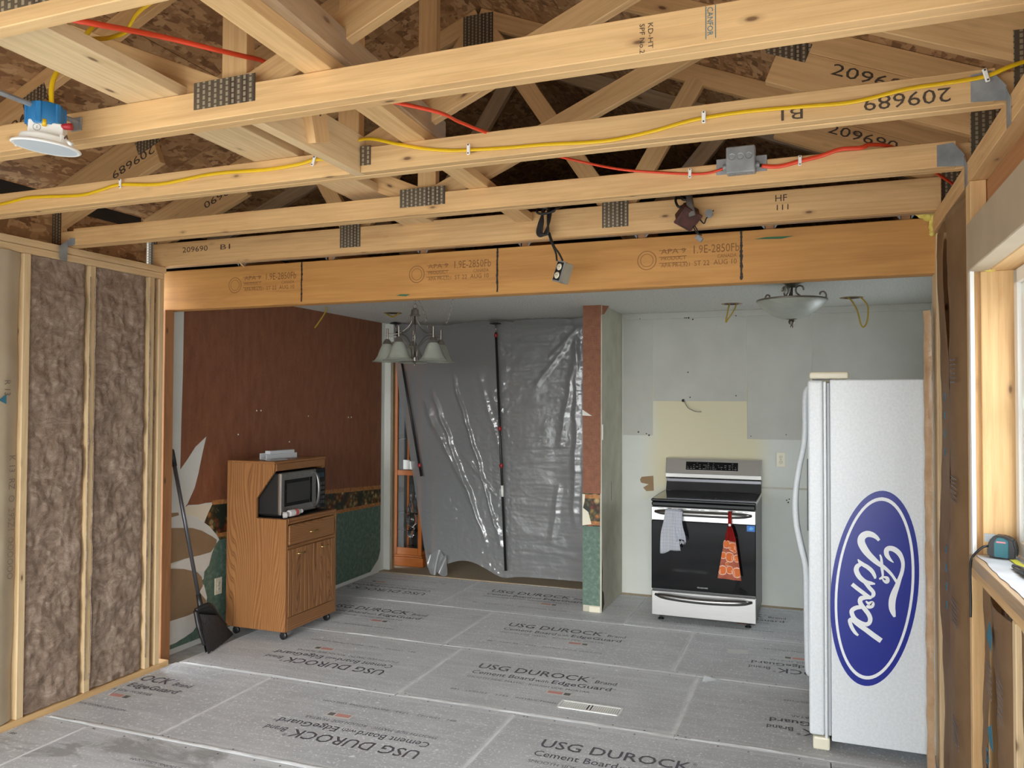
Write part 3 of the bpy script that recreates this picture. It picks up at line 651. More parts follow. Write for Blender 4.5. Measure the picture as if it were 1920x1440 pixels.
box('switch_plate', WHITE, (.628, 2.10, 1.33), (.634, 2.118, 1.45), ws, .001)
wk = struct('wall_kitchen_side'); box('drywall_sheet', PANEL, (3.0, .06, 0), (3.013, 2.8, .75), wk, 0); box('drywall_sheet', PANEL, (3.0, .06, .75), (3.013, 1.5, 2.38), wk, 0); box('drywall_sheet', PANEL, (3.0, 2.3, .75), (3.013, 2.8, 2.38), wk, 0)
box('drywall_sheet', PANEL, (3.0, 1.5, .75), (3.013, 2.3, 1.05), wk, 0); box('drywall_sheet', PANEL, (3.0, 1.5, 1.8), (3.013, 2.3, 2.38), wk, 0)
w2 = struct('window_2', (3.0, 1.9, 1.05))  # hidden kitchen window, added to light the stub wall from the right
for lo, hi in (((3.0, 1.5, 1.05), (3.05, 1.54, 1.8)), ((3.0, 2.26, 1.05), (3.05, 2.3, 1.8)), ((3.0, 1.54, 1.05), (3.05, 2.26, 1.09)), ((3.0, 1.54, 1.76), (3.05, 2.26, 1.8)), ((3.0, 1.54, 1.41), (3.05, 2.26, 1.44))): box('window_frame', WHITE, lo, hi, w2, .003)
box('pane', WGLASS, (3.02, 1.53, 1.08), (3.024, 2.27, 1.77), w2, 0)
box('wall_return', PANEL, (2.79, .045, 0), (3.013, .06, 2.38), wk, 0)
# next room behind the plastic
wn_ = struct('wall_next_room'); GREYW = mottled('grey_room_paint', G((150, 148, 142)), G((160, 158, 152)), 3, .8)
box('drywall_sheet', GREYW, (-1.8, 5.3, -.03), (2.0, 5.31, 2.4), wn_, 0); box('drywall_sheet', GREYW, (-1.81, 2.862, -.03), (-1.80, 5.3, 2.4), wn_, 0); box('drywall_sheet', GREYW, (2.0, 2.8, 0), (2.01, 5.3, 2.4), wn_, 0); box('drywall_sheet', GREYW, (.3, 2.862, 0), (2.0, 2.872, 2.4), wn_, 0)
# popcorn ceiling
def popcorn():
    m = newmat('popcorn_ceiling', rough=.9); t = NT(m); v = t.coord((1, 1, 1), rnd=False); n = t.noise(v, 95, 3, .7); t.base(t.ramp(n, [(.35, G((206, 206, 200))), (.6, G((240, 240, 234)))])); t.bump(n, .9, .012); return m
ce = struct('ceiling'); box('ceiling_panel', popcorn(), (-1.85, .09, 2.38), (3.01, 5.3, 2.40), ce, 0)
# ------------------------------------------------------------------ roof deck
RX, RZ, SL = .52, 3.70, .417
def top(x): return RZ - SL * abs(x - RX)
roof = struct('roof')
for sgn in (-1, 1):
    d = Vector((sgn, 0, -SL)).normalized(); n = Vector((SL * sgn, 0, 1)).normalized()
    for r in range(2):
        for k in range(4):
            y0 = -4.25 + 1.95 * k + (.0 if r == 0 else -.0); y1 = y0 + 1.946
            L = 1.222 if r == 0 else (1.30 if sgn > 0 else 1.27)
            a = Vector((RX, 0, RZ + .008)) + d * (.0 + r * 1.225)
            c = a + d * (L / 2); c.y = (y0 + y1) / 2
            X = Vector((0, 1, 0)); link('roof_panel', box_me((y1 - y0, L, .012), 0), OSB, roof, frame(X, n.cross(X), n, c))
poly('old_roof_end', DARKGAP, [(-1.8, 3.3, 2.41), (2.85, 3.3, 2.41), (2.85, 3.3, 2.8), (RX, 3.3, 3.72), (-1.8, 3.3, 2.8)], .02, (0, 1, 0), roof)
box('old_roof_side', DARKGAP, (-1.80, -.14, 2.40), (-1.78, 3.3, 2.79), roof, 0); box('old_roof_side', DARKGAP, (2.81, -.15, 2.40), (2.83, 3.3, 2.79), roof, 0)
for sgn in (-1, 1):
    d = Vector((sgn, 0, -SL)).normalized(); n = Vector((SL * sgn, 0, 1)).normalized(); X = Vector((0, 1, 0))
    c = Vector((RX, -.4, RZ + .026)) + d * 1.28
    link('roof_light_block', box_me((7.5, 2.6, .015), 0), DARKGAP, roof, frame(X, n.cross(X), n, c))  # unseen sheet added above the deck to block light leaking through gaps

# ------------------------------------------------------------------ trusses
F = Vector((0, -1, 0))                     # faces towards the camera
YS = [-.15, -.822, -1.455, -2.072, -2.69, -3.29, -3.9]
def plate(name, x0, x1, z0, z1, y, par, n=8, m=8):
    """steel nail plate with rows of punched teeth slots standing proud"""
    t = .0012
    return box(name, TPLATE, (x0, y - .0018, z0), (x1, y - .0002, z1), par, 0, along=0)
def chord_top(y, par, sgn, x_end):
    c = math.hypot(1, SL) ; off = .0445 * c
    a = (RX, y + .019, RZ - off + (0 if sgn < 0 else 0)); b = (x_end, y + .019, top(x_end) - off)
    return board('top_chord', PINE, a, b, .089, .038, F, par)
def tie(x, y, par, sgn):
    """hurricane tie: folded steel angle between the chord end and the wall plate"""
    q = lambda a, dy, b: (x + sgn * a, y + dy, 2.442 + b)
    o = poly('hurricane_tie', GALV, [q(-.05, 0, .075), q(0, 0, .08), q(.035, 0, .035), q(.035, 0, -.005), q(-.05, 0, 0)] if sgn > 0 else [q(-.015, 0, .035), q(.02, 0, .04), q(.035, 0, .02), q(.035, 0, -.005), q(-.015, 0, 0)], .0015, F, par)
    poly('tie_strap', GALV, [q(.034, -.004, .03), q(.034, -.055, -.015), q(.034, -.05, -.085), q(.034, -.006, -.085)], .0015, (-sgn, 0, 0), o)
    return o
def truss(i, label, zigzag=False):
    y = YS[i]; t = thing('roof_truss', label, 'truss', (RX, y, 2.438), 'roof trusses of the addition') if i < 6 else thing('roof_truss', label, 'truss', (RX, y, 2.438))
    hb = .14 if i == 0 else .089; zb = 2.44 + hb / 2
    lo, hi = (-1.63, 2.67) if i == 0 else (-1.50, 2.625)
    if i == 0:
        bc = board('bottom_chord', PINE, (lo, y + .019, zb), (hi, y + .019, zb), hb, .038, F, t)
        board('bottom_chord', PINE_GREY, (-1.7, y + .0585, zb), (2.78, y + .0585, zb), hb, .038, F, t)
    else:
        if i == 2:
            bc = board('bottom_chord', PINE, (lo, y + .019, zb), (.598, y + .019, zb), hb, .038, F, t)
            b2 = board('bottom_chord', PINE, (.642, y + .019, zb + .001), (hi, y + .019, zb + .001), hb, .038, F, t)
        else: bc = board('bottom_chord', PINE, (lo, y + .019, zb), (hi, y + .019, zb), hb, .038, F, t)
        if i != 4: board('bottom_chord', PINE, (-1.71, y + .0585, zb), (2.78, y + .0585, zb), hb, .038, F, t)
    yr = y + (.0395 if i != 4 else .0)
    for s, xe in ((-1, -1.74), (1, 2.80)):
        chord_top(yr, t, s, xe)
        c = math.hypot(1, SL); off = .159 * c; xa = RX + s * 1.50; xb = -1.715 if s < 0 else 2.775
        sl = board('slider', PINE, (xa, yr + .019, top(xa) - off), (xb, yr + .019, top(xb) - off), .138, .038, F, t)
        text('209689' if i == 1 else '209690', INKW, (xa + s * .20, yr - .001, top(xa + s * .20) - off + .015) if s > 0 else (xa - .02, yr - .001, top(xa) - off + .03), (1 * (1 if s > 0 else -1), 0, -SL) if s > 0 else (-1, 0, -SL), (SL, 0, 1) if s > 0 else (SL, 0, -1), .30, .042, sl)
        hx = (-1.72, -1.635) if s < 0 else (2.675, 2.775)
        box('heel_post', PINE, (hx[0], yr + .0001, 2.53), (hx[1], yr + .038, 2.70), t)
        plate('nail_plate', hx[0], hx[1], 2.46, 2.64, yr, t)
        ax = RX + s * 1.56; dv = Vector((s, 0, -SL)).normalized(); nv = Vector((SL * s, 0, 1)).normalized(); cc = Vector((ax, yr - .001, top(ax) - .10))
        poly('nail_plate', TPLATE, [cc - dv * .075 - nv * .035, cc + dv * .075 - nv * .035, cc + dv * .075 + nv * .035, cc - dv * .075 + nv * .035], .001, F, t)
    plate('nail_plate', RX - .085, RX + .085, 3.50, 3.66, yr, t)
    if i == 0:
        for s in (-1, 1):
            bx = RX + s * .745
            board('web', PINE, (bx - s * .03, yr + .019, 2.57), (RX + s * .05, yr + .019, 3.57), .089, .038, F, t)
            board('web', PINE, (bx + s * .03, yr + .019, 2.57), (RX + s * 1.13, yr + .019, 3.16), .089, .038, F, t)
            plate('nail_plate', bx - .065, bx + .065, 2.47, 2.60, y, t)
    else:
        cx = .565
        wbd = board('king_post', PINE, (cx, yr + .019, 2.53), (cx, yr + .019, 3.62), .089, .038, F, t)
        for s in (-1, 1):
            board('strut', PINE, (cx + s * .05, yr + .019, 2.53), (cx + s * 1.30, yr + .019, 3.07), .089, .038, F, t)
            wx = cx + s * 1.27; dv = Vector((s, 0, .432)).normalized(); nv = Vector((-.432 * s, 0, 1)).normalized(); cc = Vector((wx, yr - .001, 3.07))
            poly('nail_plate', TPLATE, [cc - dv * .07 - nv * .028, cc + dv * .07 - nv * .028, cc + dv * .07 + nv * .028, cc - dv * .07 + nv * .028], .001, F, t)
        if i == 2: plate('nail_plate', .642, .685, 2.465, 2.535, y, t)
        else: plate('nail_plate', cx - .11, cx + .11, 2.475, 2.555, y, t)
        tie(-1.50, y, t, -1); tie(2.615, y, t, 1)
    # stamped numbers
    if i == 0:
        text('209690', INKW, (-1.40, y - .0008, 2.515), (1, 0, 0), (0, 0, 1), .19, .032, bc); text('B1', INKW, (-1.12, y - .0008, 2.515), (1, 0, 0), (0, 0, 1), .07, .03, bc)
        text('HF', INKW, (2.0, y - .0008, 2.53), (1, 0, 0), (0, 0, 1), .05, .03, bc); text('111', INKW, (2.0, y - .0008, 2.49), (1, 0, 0), (0, 0, 1), .05, .025, bc)
    if i == 2:
        text('209689', INKW, (2.52, y - .0008, 2.49), (-1, 0, 0), (0, 0, -1), .22, .04, b2); text('B1', INKW, (2.14, y - .0008, 2.485), (-1, 0, 0), (0, 0, -1), .06, .035, b2)
    if i == 3:
        (lambda q: (text('CANFOR', BLUE, (q.x - .008, y - .0008, 2.523), (0, 0, -1), (1, 0, 0), .066, .013, bc), [box('stamp_rule', BLUE, (q.x + dx, y - .0012, 2.45), (q.x + dx + .0015, y - .0004, 2.526), bc, 0) for dx in (-.012, .0095)]))(P(1, y, 1333, 42)); text('SPF No.2', INKW, (1.78, y - .0008, 2.51), (0, 0, -1), (1, 0, 0), .07, .012, bc); text('KD-HT', INKW, (1.80, y - .0008, 2.51), (0, 0, -1), (1, 0, 0), .06, .012, bc)
    return t
truss(0, 'roof truss with a deep bottom chord, farthest back, just above the orange header beam')
truss(1, 'roof truss carrying the red cable and the steel junction box on its lower chord')
truss(2, 'roof truss with the yellow cable stapled along its lower chord')
truss(3, 'roof truss with the clean knotty lower chord across the top of the picture')
truss(4, 'roof truss whose lower chord crosses only the top left corner')
truss(5, 'roof truss overhead next to the one in the top left corner')
truss(6, 'roof truss nearest the unseen rear wall')
# an older truss in the dark behind
t = thing('old_roof_truss', 'dark old roof truss standing in the attic behind the header beam', 'truss', (RX, .45, 2.44))
board('bottom_chord', PINE_GREY, (-1.7, .469, 2.485), (2.8, .469, 2.485), .089, .038, F, t)
for s, xe in ((-1, -1.74), (1, 2.8)):
    board('top_chord', PINE_GREY, (RX, .469, RZ - .05), (xe, .469, top(xe) - .05), .089, .038, F, t)
    board('web', PINE_GREY, (RX + s * .7, .469, 2.53), (RX, .469, 3.6), .089, .038, F, t); board('web', PINE_GREY, (RX + s * .7, .469, 2.53), (RX + s * 1.2, .469, 3.1), .089, .038, F, t)
# boards lying across the lower chords
tag(board('brace_board', PINE_PALE, (.33, -3.3, 2.549), (.272, -1.40, 2.549), .20, .038, (0, 0, 1)), 'wide pale board with reddish streaks lying across the lower chords', 'board')
tag(board('brace_board', PINE_PALE, (.265, -1.50, 2.588), (.19, -.10, 2.588), .184, .038, (0, 0, 1)), 'second wide pale board, lapped onto the first and running back to the header', 'board')
tag(board('brace_board', PINE, (.935, -3.3, 2.549), (.80, -.16, 2.549), .089, .038, (0, 0, 1)), 'narrow clean yellow board laid flat beside the dirty timber', 'board')
tag(board('brace_timber', PINE_GREY, (.99, -3.3, 2.61), (.845, -1.28, 2.61), .10, .085, (0, 0, 1)), 'dirty grey timber with a rounded end lying beside the yellow board', 'timber')
hb = thing('hatch_blocking', 'thick wooden block framed between the two lower chords, with a screwed cleat', 'block', (.62, -1.75, 2.44))
board('block', PINE_PALE, (.62, -2.033, 2.51), (.62, -1.42, 2.51), .14, .04, (1, 0, 0), hb)
board('cleat', PINE, (.655, -1.73, 2.46), (.655, -1.80, 2.68), .089, .034, (1, 0, 0), hb)
for z, y in ((2.60, -1.765), (2.615, -1.745), (2.545, -1.75)):
    lathe('screw', SCREW, [(0, .001), (.004, .001), (.005, 0)], Matrix.Translation((.6725, y, z)) @ Matrix.Rotation(PI / 2, 4, 'Y'), hb, 8)

# ------------------------------------------------------------------ header beam
hd = thing('header_beam', 'long orange laminated header beam spanning the opening to the old kitchen', 'beam', (.48, .02, 2.19))
xs = [-1.69, -.648, .588, 1.842, 2.665]
beam = box('beam_ply', LVL, (-1.69, 0, 2.192), (2.665, .044, 2.44), hd, .003, along=0); box('beam_ply', LVL, (-1.69, .0445, 2.192), (2.665, .089, 2.44), hd, .003, along=0)
SEAM = mottled('black_adhesive', G((28, 22, 16)), G((50, 38, 26)), 60, .6)
for x in (-.648, .590, 1.842):
    def seam(u, v, x=x):
        z = 2.205 + .235 * v; return Vector((x + (.004 + .006 * abs(nz(x * 9, z * 40))) * (u - .5) * 2 + .002 * nz(z * 25, x), -.0012, z))
    grid('black_joint_mark', SEAM, seam, 2, 60, hd)
for x in (-1.16, .08, 1.36):
    X, Z = (1, 0, 0), (0, 0, 1); y = -.0008
    text('1.9E-2850Fb', INKO, (x + .25, y, 2.345), X, Z, .215, .04, beam); text('CANADA', INKO, (x + .37, y, 2.318), X, Z, .09, .016, beam); text('APA 9', INKO, (x + .10, y, 2.352), X, Z, .12, .024, beam)
    text('PRODUCT', INKO, (x + .10, y, 2.32), X, Z, .12, .018, beam); text('APA PR-L321', INKO, (x + .10, y, 2.285), X, Z, .14, .02, beam); text('ST 22  AUG 10', INKO, (x + .26, y, 2.285), X, Z, .2, .024, beam)
    for (r0, r1) in ((.044, .048), (.030, .033)):
        bm = bmesh.new(); n = 28
        a = [bm.verts.new((r0 * math.cos(2 * PI * k / n), 0, r0 * math.sin(2 * PI * k / n))) for k in range(n)]; b = [bm.verts.new((r1 * math.cos(2 * PI * k / n), 0, r1 * math.sin(2 * PI * k / n))) for k in range(n)]
        for k in range(n): bm.faces.new((a[k], a[(k + 1) % n], b[(k + 1) % n], b[k]))
        link('stamp_ring', mk(bm), INKO, beam, Matrix.Translation((x + .03, -.0012, 2.325)))
    for z in (2.368, 2.335, 2.305): box('stamp_rule', INKO, (x + .09, -.0012, z), (x + .225, -.0004, z + .003), beam, 0)
GREEN = newmat('green_crayon', G((62, 104, 76)), .9)
for x0, x1, z in ((-.02, .07, 2.212), (1.90, 2.08, 2.395)):
    pts = [(x0, z), (x0 + (x1 - x0) * .3, z + .007), (x1, z + .004), (x0 + (x1 - x0) * .7, z - .006)]
    poly('crayon_mark', GREEN, [(a, -.0006, b) for a, b in pts], .0006, F, beam)
for i, x in enumerate((-1.09, -.46, .14, .74, 1.36, 1.97, 2.55)):
    box('joist_end', FIR, (x - .019, .02, 2.441), (x + .019, .40, 2.53), hd, 0, along=1)
    for s in (-1, 1):
        poly('joist_clip', GALV, [(x + s * .022, .012, 2.441), (x + s * .06, .012, 2.486), (x + s * .022, .012, 2.486)], .002, F, hd)
tag(tube('wood_splinter', PINE_PALE, [P(1, -.2, 446, 486), P(1, -.2, 451, 494), P(1, -.2, 458, 501)], [.001, .004, .001], None, 5), 'thin pale wood splinter hanging below the chord at left', 'splinter')
# ------------------------------------------------------------------ cables
def cable(name, label, mat, pts, r, cat='cable'):
    o = tube(name, mat, sm(pts, 6), r, None, 8, .55); return tag(o, label, cat)
STAPLE = newmat('white_staple', G((235, 232, 226)), .5)
def staple(par, x, y, z, ang=0):
    M = Matrix.Translation((x, y - .010, z)) @ Matrix.Rotation(ang, 4, 'Y')
    s = link('cable_staple', box_me((.012, .005, .038), .002), STAPLE, par, M)
    for dz in (-.014, .014): link('staple_nail', box_me((.004, .002, .004), 0), SCREW, s, M @ Matrix.Translation((0, -.0035, dz)))
yc = YS[2] - .008
ypts = [(-1.5, yc, 2.47)] + [P(1, yc, x, y) for x, y in ((0, 383), (45, 372), (75, 369), (150, 366), (190, 356), (225, 346), (300, 345), (400, 326), (500, 318), (560, 308), (592, 299))] + [(.56, yc, 2.50), (.585, yc - .02, 2.53), (.64, yc - .0, 2.556), (.70, yc, 2.553)] + [P(1, yc, x, y) for x, y in ((740, 269), (790, 278), (840, 282), (880, 281), (950, 277), (1020, 271), (1100, 267), (1150, 262), (1220, 247), (1280, 230), (1320, 221), (1400, 209), (1500, 200), (1600, 191), (1700, 167), (1780, 155), (1848, 143))] + [(2.66, yc, 2.525), (2.78, yc + .02, 2.56)]
yc1 = cable('yellow_cable', 'long yellow electrical cable stapled across the second lower chord', YELLOW, ypts, .0078)
for x, y in ((228, 345), (590, 303), (880, 281), (1320, 221), (1848, 143)):
    q = P(1, yc, x, y); staple(yc1, q.x, yc + .002, q.z, -.25 if x > 1800 else (.35 if x == 590 else .0))
yr_ = YS[1] - .008
rp = [P(1, -2.62, 60, 20), P(1, -2.6, 155, 40), P(1, -2.35, 300, 68), P(1, -2.2, 400, 92), P(1, -2.07, 455, 105), P(1, -1.98, 496, 116), (.72, -1.90, 2.585), P(1, -1.72, 805, 206), P(1, -1.58, 860, 228), P(1, -1.43, 918, 250), P(1, -1.15, 1000, 270), (1.13, -.95, 2.62), P(1, yr_, 1085, 302), P(1, yr_, 1160, 317), P(1, yr_, 1230, 323), P(1, yr_, 1294, 326), P(1, yr_, 1330, 324), P(1, yr_, 1362, 314)]
rc = cable('red_cable', 'red electrical cable entering the steel junction box from the left', RED, rp, .0085)
q = P(1, yr_, 1294, 326); staple(rc, q.x, yr_ + .002, q.z)
rp2 = [P(1, yr_, x, y) for x, y in ((1428, 311), (1460, 312), (1500, 302), (1540, 292), (1575, 280), (1614, 277))] + [(2.36, yr_ + .03, 2.55), (2.45, yr_ + .1, 2.545), (2.62, yr_ + .35, 2.50), (2.72, yr_ + .5, 2.47)]
rc2 = cable('red_cable', 'red electrical cable leaving the steel junction box to the right', RED, rp2, .0085)
q = P(1, yr_, 1500, 302); staple(rc2, q.x, yr_ + .002, q.z)
cable('yellow_cable', 'short looping yellow cable near the red one at top left', YELLOW, [P(1, -2.28, 160, 74), P(1, -2.28, 174, 73), P(1, -2.28, 205, 71), P(1, -2.28, 235, 60), P(1, -2.3, 244, 45), P(1, -2.35, 258, 24), P(1, -2.42, 280, 6), P(1, -2.5, 310, -14)], .0075)
# junction box
jb = thing('junction_box', 'square galvanised steel junction box on the chord, red cable through it', 'box', (1.912, YS[1], 2.47))
jy = YS[1] - .001
bxj = box('box_body', GALV, (1.858, jy - .05, 2.476), (1.962, jy, 2.575), jb, .004)
for dx in (-.03, 0, .03):
    lathe('knockout', GALV, [(.010, 0), (.013, .0015), (.013, .0)], Matrix.Translation((1.91 + dx, jy - .0505, 2.535)) @ Matrix.Rotation(PI / 2, 4, 'X'), bxj, 14)
    lathe('knockout', GALV, [(.010, 0), (.013, .0015), (.013, .0)], Matrix.Translation((1.91 + dx, jy - .025, 2.4755)) @ Matrix.Rotation(PI, 4, 'X'), bxj, 14)
for s in (-1, 1):
    x = 1.91 + s * .072; box('mounting_bracket', GALV, (x - .02, jy - .004, 2.485), (x + .02, jy, 2.545), jb, .001)
    box('bracket_slot', INK, (x - .006, jy - .0048, 2.50), (x + .006, jy - .0038, 2.512), jb, 0)
    lathe('cable_clamp', GALV, [(.012, 0), (.014, .008), (.011, .014)], Matrix.Translation((1.91 + s * .052, jy - .014, 2.508)) @ Matrix.Rotation(s * PI / 2, 4, 'Y'), jb, 12)
# ------------------------------------------------------------------ hanging recessed light
rl = thing('recessed_light', 'white disc light dangling under a round blue box on a steel bar', 'light', (0, -2.19, 2.37))
BLUEBOX = mottled('blue_plastic', G((36, 112, 168)), G((44, 122, 176)), 20, .4)
cx, cy = 0.0, -2.19
lathe('bar_hanger', GALV, [(0, 0), (.008, 0), (.008, .56), (0, .56)], Matrix.Translation((cx - .002, -2.64, 2.494)) @ Matrix.Rotation(-PI / 2, 4, 'X'), rl, 8)
box('bar_bracket', GALV, (cx - .03, -2.079, 2.468), (cx + .012, -2.072, 2.51), rl, .001)
R0 = Matrix.Translation((cx, cy, 0)) 
lathe('round_box', BLUEBOX, [(.0, 2.505), (.046, 2.505), (.05, 2.50), (.051, 2.445), (.048, 2.438), (.044, 2.438), (.044, 2.47), (0, 2.475)], R0, rl, 26)
for k in range(6):
    a = k * PI / 3; link('box_rib', box_me((.012, .016, .062), .002), BLUEBOX, rl, Matrix.Translation((cx + .049 * math.cos(a), cy + .049 * math.sin(a), 2.472)) @ Matrix.Rotation(a, 4, 'Z'))
Rt = Matrix.Translation((cx + .005, cy, 2.385)) @ Matrix.Rotation(.10, 4, 'Y')
Rd = Rt @ Matrix.Rotation(.72, 4, 'Z')
dr = link('driver_box', box_me((.092, .07, .042), .003), WHITE, rl, Rd @ Matrix.Translation((0, 0, .043)))
lathe('driver_mark', INK, [(.0095, 0), (.0105, .0)], Rd @ Matrix.Translation((-.022, -.0355, .043)) @ Matrix.Rotation(PI / 2, 4, 'X'), dr, 20)
text('I', INK, Rd @ Vector((-.023, -.036, .039)), (.75, .66, -.07), (0, 0, 1), None, .008, dr)
rim = lathe('trim_ring', WHITE, [(.072, .018), (.074, .004), (.092, -.002), (.094, -.006), (.090, -.009), (.082, -.008)], Rt, rl, 40)
lathe('lens', mottled('frosted_lens', G((196, 208, 216)), G((202, 212, 219)), 3, .4), [(0, -.0085), (.083, -.0082)], Rt, rl, 40)
lathe('light_back', WHITE, [(0, .022), (.07, .022), (.072, .018)], Rt, rl, 32)
for s in (-1, 1):
    tube('spring_clip', NICKEL, [Rt @ Vector((s * .072, 0, .02)), Rt @ Vector((s * .08, 0, .028)), Rt @ Vector((s * .10, -.01, .008))], .0025, rl, 6)
    tube('clip_tip', WHITE, [Rt @ Vector((s * .098, -.01, .01)), Rt @ Vector((s * .115, -.012, -.002))], .005, rl, 6)
    link('clip_post', box_me((.008, .01, .026), .001), WHITE, rl, Rt @ Matrix.Translation((s * .073, -.01, .014)))
tube('feed_cable', YELLOW, sm([(.09, -2.10, 2.78), (.05, -2.16, 2.66), (.028, -2.19, 2.58), (.035, -2.2, 2.50)], 6), .007, rl, 8)
tube('feed_cable', YELLOW, [(.036, -2.222, 2.45), (.034, -2.222, 2.43)], .006, rl, 8)
tube('wire_nut', newmat('red_wire_nut', G((176, 40, 52)), .4), [(.052, -2.186, 2.437), (.086, -2.172, 2.438)], [.008, .011], rl, 8)
# black cord with receptacle hanging at the header
co = thing('black_cord', 'coiled black cord hanging from the chord with a metal outlet box at its end', 'cord', (.96, -.2, 2.54))
yk = -.205
loops = []
for k in range(4):
    ox = .006 * k; loops += [P(1, yk - .004 * k, 1022 - k * 1.5, 392), P(1, yk - .006 * k, 1012 + 2 * k, 415), P(1, yk - .006 * k, 1007 + 3 * k, 436), P(1, yk - .006 * k, 1013 + 3 * k, 443 - k), P(1, yk - .006 * k, 1022 + 2 * k, 436), P(1, yk - .006 * k, 1030 - k, 415), P(1, yk - .004 * k, 1032 - k * 1.5, 394)]
tube('cord_coil', BLACKPL, sm(loops, 5), .0055, co, 7)
tube('cord_tie', BLACKPL, sm([P(1, yk, 1008, 388), P(1, yk - .02, 1007, 398), P(1, yk - .02, 1018, 401), P(1, yk - .022, 1038, 396), P(1, yk - .012, 1043, 390), P(1, yk + .08, 1070, 381)], 5), .006, co, 7)
tube('cord_tail', BLACKPL, sm([P(1, yk, 1028, 436), P(1, yk - .01, 1034, 455), P(1, yk - .01, 1042, 474), P(1, yk - .012, 1044, 489)], 5), .005, co, 7)
tube('cord_tail', BLACKPL, sm([P(1, yk, 1030, 436), P(1, yk - .012, 1038, 460), P(1, yk - .012, 1048, 475), P(1, yk - .012, 1055, 489)], 5), .005, co, 7)
oc = P(1, -.215, 1048, 509); Mo = Matrix.Translation(oc) @ Matrix.Rotation(.30, 4, 'Y') @ Matrix.Rotation(-.55, 4, 'Z')
ob = link('outlet_box', box_me((.052, .06, .10), .003), mottled('dull_steel', G((158, 152, 136)), G((176, 170, 152)), 12, .5, metal=.3), co, Mo @ Matrix.Translation((.006, .025, 0)))
link('outlet_rim', box_me((.058, .004, .104), .001), GALV, co, Mo @ Matrix.Translation((.006, -.006, 0)))
link('outlet_yoke', box_me((.048, .003, .09), .001), BLACKPL, co, Mo @ Matrix.Translation((.006, -.009, 0)))
for dz in (-.021, .021):
    lathe('receptacle', CREAM, [(0, .004), (.014, .004), (.017, 0)], Mo @ Matrix.Translation((.006, -.011, dz)) @ Matrix.Rotation(PI / 2, 4, 'X'), co, 16)
    for dx in (-.005, .005): link('slot', box_me((.002, .001, .007), 0), INK, co, Mo @ Matrix.Translation((.006 + dx, -.0155, dz + .002)))
# doorbell transformer
tr = thing('transformer', 'dark rusty transformer hanging under the chord with loose wires', 'transformer', (1.62, -.22, 2.54))
RUST = mottled('rusty_metal', G((58, 32, 26)), G((92, 52, 44)), 18, .55)
ct = P(1, -.215, 1289, 405); Mt = Matrix.Translation(ct) @ Matrix.Rotation(.5, 4, 'Y') @ Matrix.Rotation(.6, 4, 'Z') @ Matrix.Rotation(.5, 4, 'X')
link('transformer_core', box_me((.085, .075, .085), .008), RUST, tr, Mt)
link('core_flange', box_me((.095, .012, .095), .003), RUST, tr, Mt @ Matrix.Translation((0, -.03, 0)))
tube('hanging_strap', mottled('grey_tape', G((78, 72, 68)), G((112, 106, 100)), 30, .5), [P(1, -.24, 1292, 366), P(1, -.25, 1294, 385), P(1, -.262, 1298, 405)], .016, tr, 8, .5)
tube('wire', BLACKPL, sm([P(1, -.2, 1268, 365), P(1, -.22, 1267, 378), P(1, -.23, 1273, 388), P(1, -.22, 1284, 384)], 5), .006, tr, 7)
tube('wire', BLACKPL, sm([P(1, -.2, 1276, 364), P(1, -.22, 1280, 374), P(1, -.22, 1290, 372), P(1, -.2, 1294, 362)], 5), .006, tr, 7)
tube('wire', BLACKPL, sm([P(1, -.215, 1313, 412), P(1, -.23, 1320, 419), P(1, -.23, 1324, 410), P(1, -.23, 1330, 404), P(1, -.23, 1338, 394)], 5), .003, tr, 6)
tube('wire', BLACKPL, sm([P(1, -.215, 1303, 424), P(1, -.22, 1308, 433), P(1, -.22, 1309, 442)], 5), .003, tr, 6)
tube('wire', BLACKPL, sm([P(1, -.215, 1300, 424), P(1, -.22, 1306, 436), P(1, -.22, 1316, 441)], 5), .003, tr, 6)
link('terminal', box_me((.034, .02, .022), .003), GALV, tr, Matrix.Translation(P(1, -.22, 1311, 447)) @ Matrix.Rotation(.7, 4, 'Y'))
lathe('terminal', GALV, [(0, 0), (.018, 0), (.018, .02), (0, .02)], Matrix.Translation(P(1, -.22, 1330, 403)) @ Matrix.Rotation(1.2, 4, 'X'), tr, 12)
# yellow foam at the right end of the beam
bm = bmesh.new()
for k in range(26):
    if k < 18: q = P(1, -.035, random.uniform(1722, 1750), random.uniform(393, 408))
    else: q = P(1, -.035, 1747 + random.uniform(-2, 2), 410 + (k - 18) * 4)
    bmesh.ops.create_icosphere(bm, subdivisions=2, radius=(.012 + .010 * random.random()) * (1 if k < 18 else .6), matrix=Matrix.Translation(q))
tag(link('spray_foam', mk(bm), mottled('yellow_foam', G((206, 186, 84)), G((226, 210, 120)), 30, .8, .4, .01), None, None, True), 'lump of yellow spray foam at the right end of the header beam', 'foam')

tag(tube('foam_bead', bpy.data.materials['yellow_foam'], sm([P(1, -.9, 1838, 503), P(1, -.905, 1855, 505), P(1, -.9, 1872, 503), P(1, -.905, 1890, 499), P(1, -.93, 1902, 493)], 5), [.005 + .004 * random.random() for _ in range(21)], None, 7), 'thin yellow foam bead along the top of the window opening', 'foam')
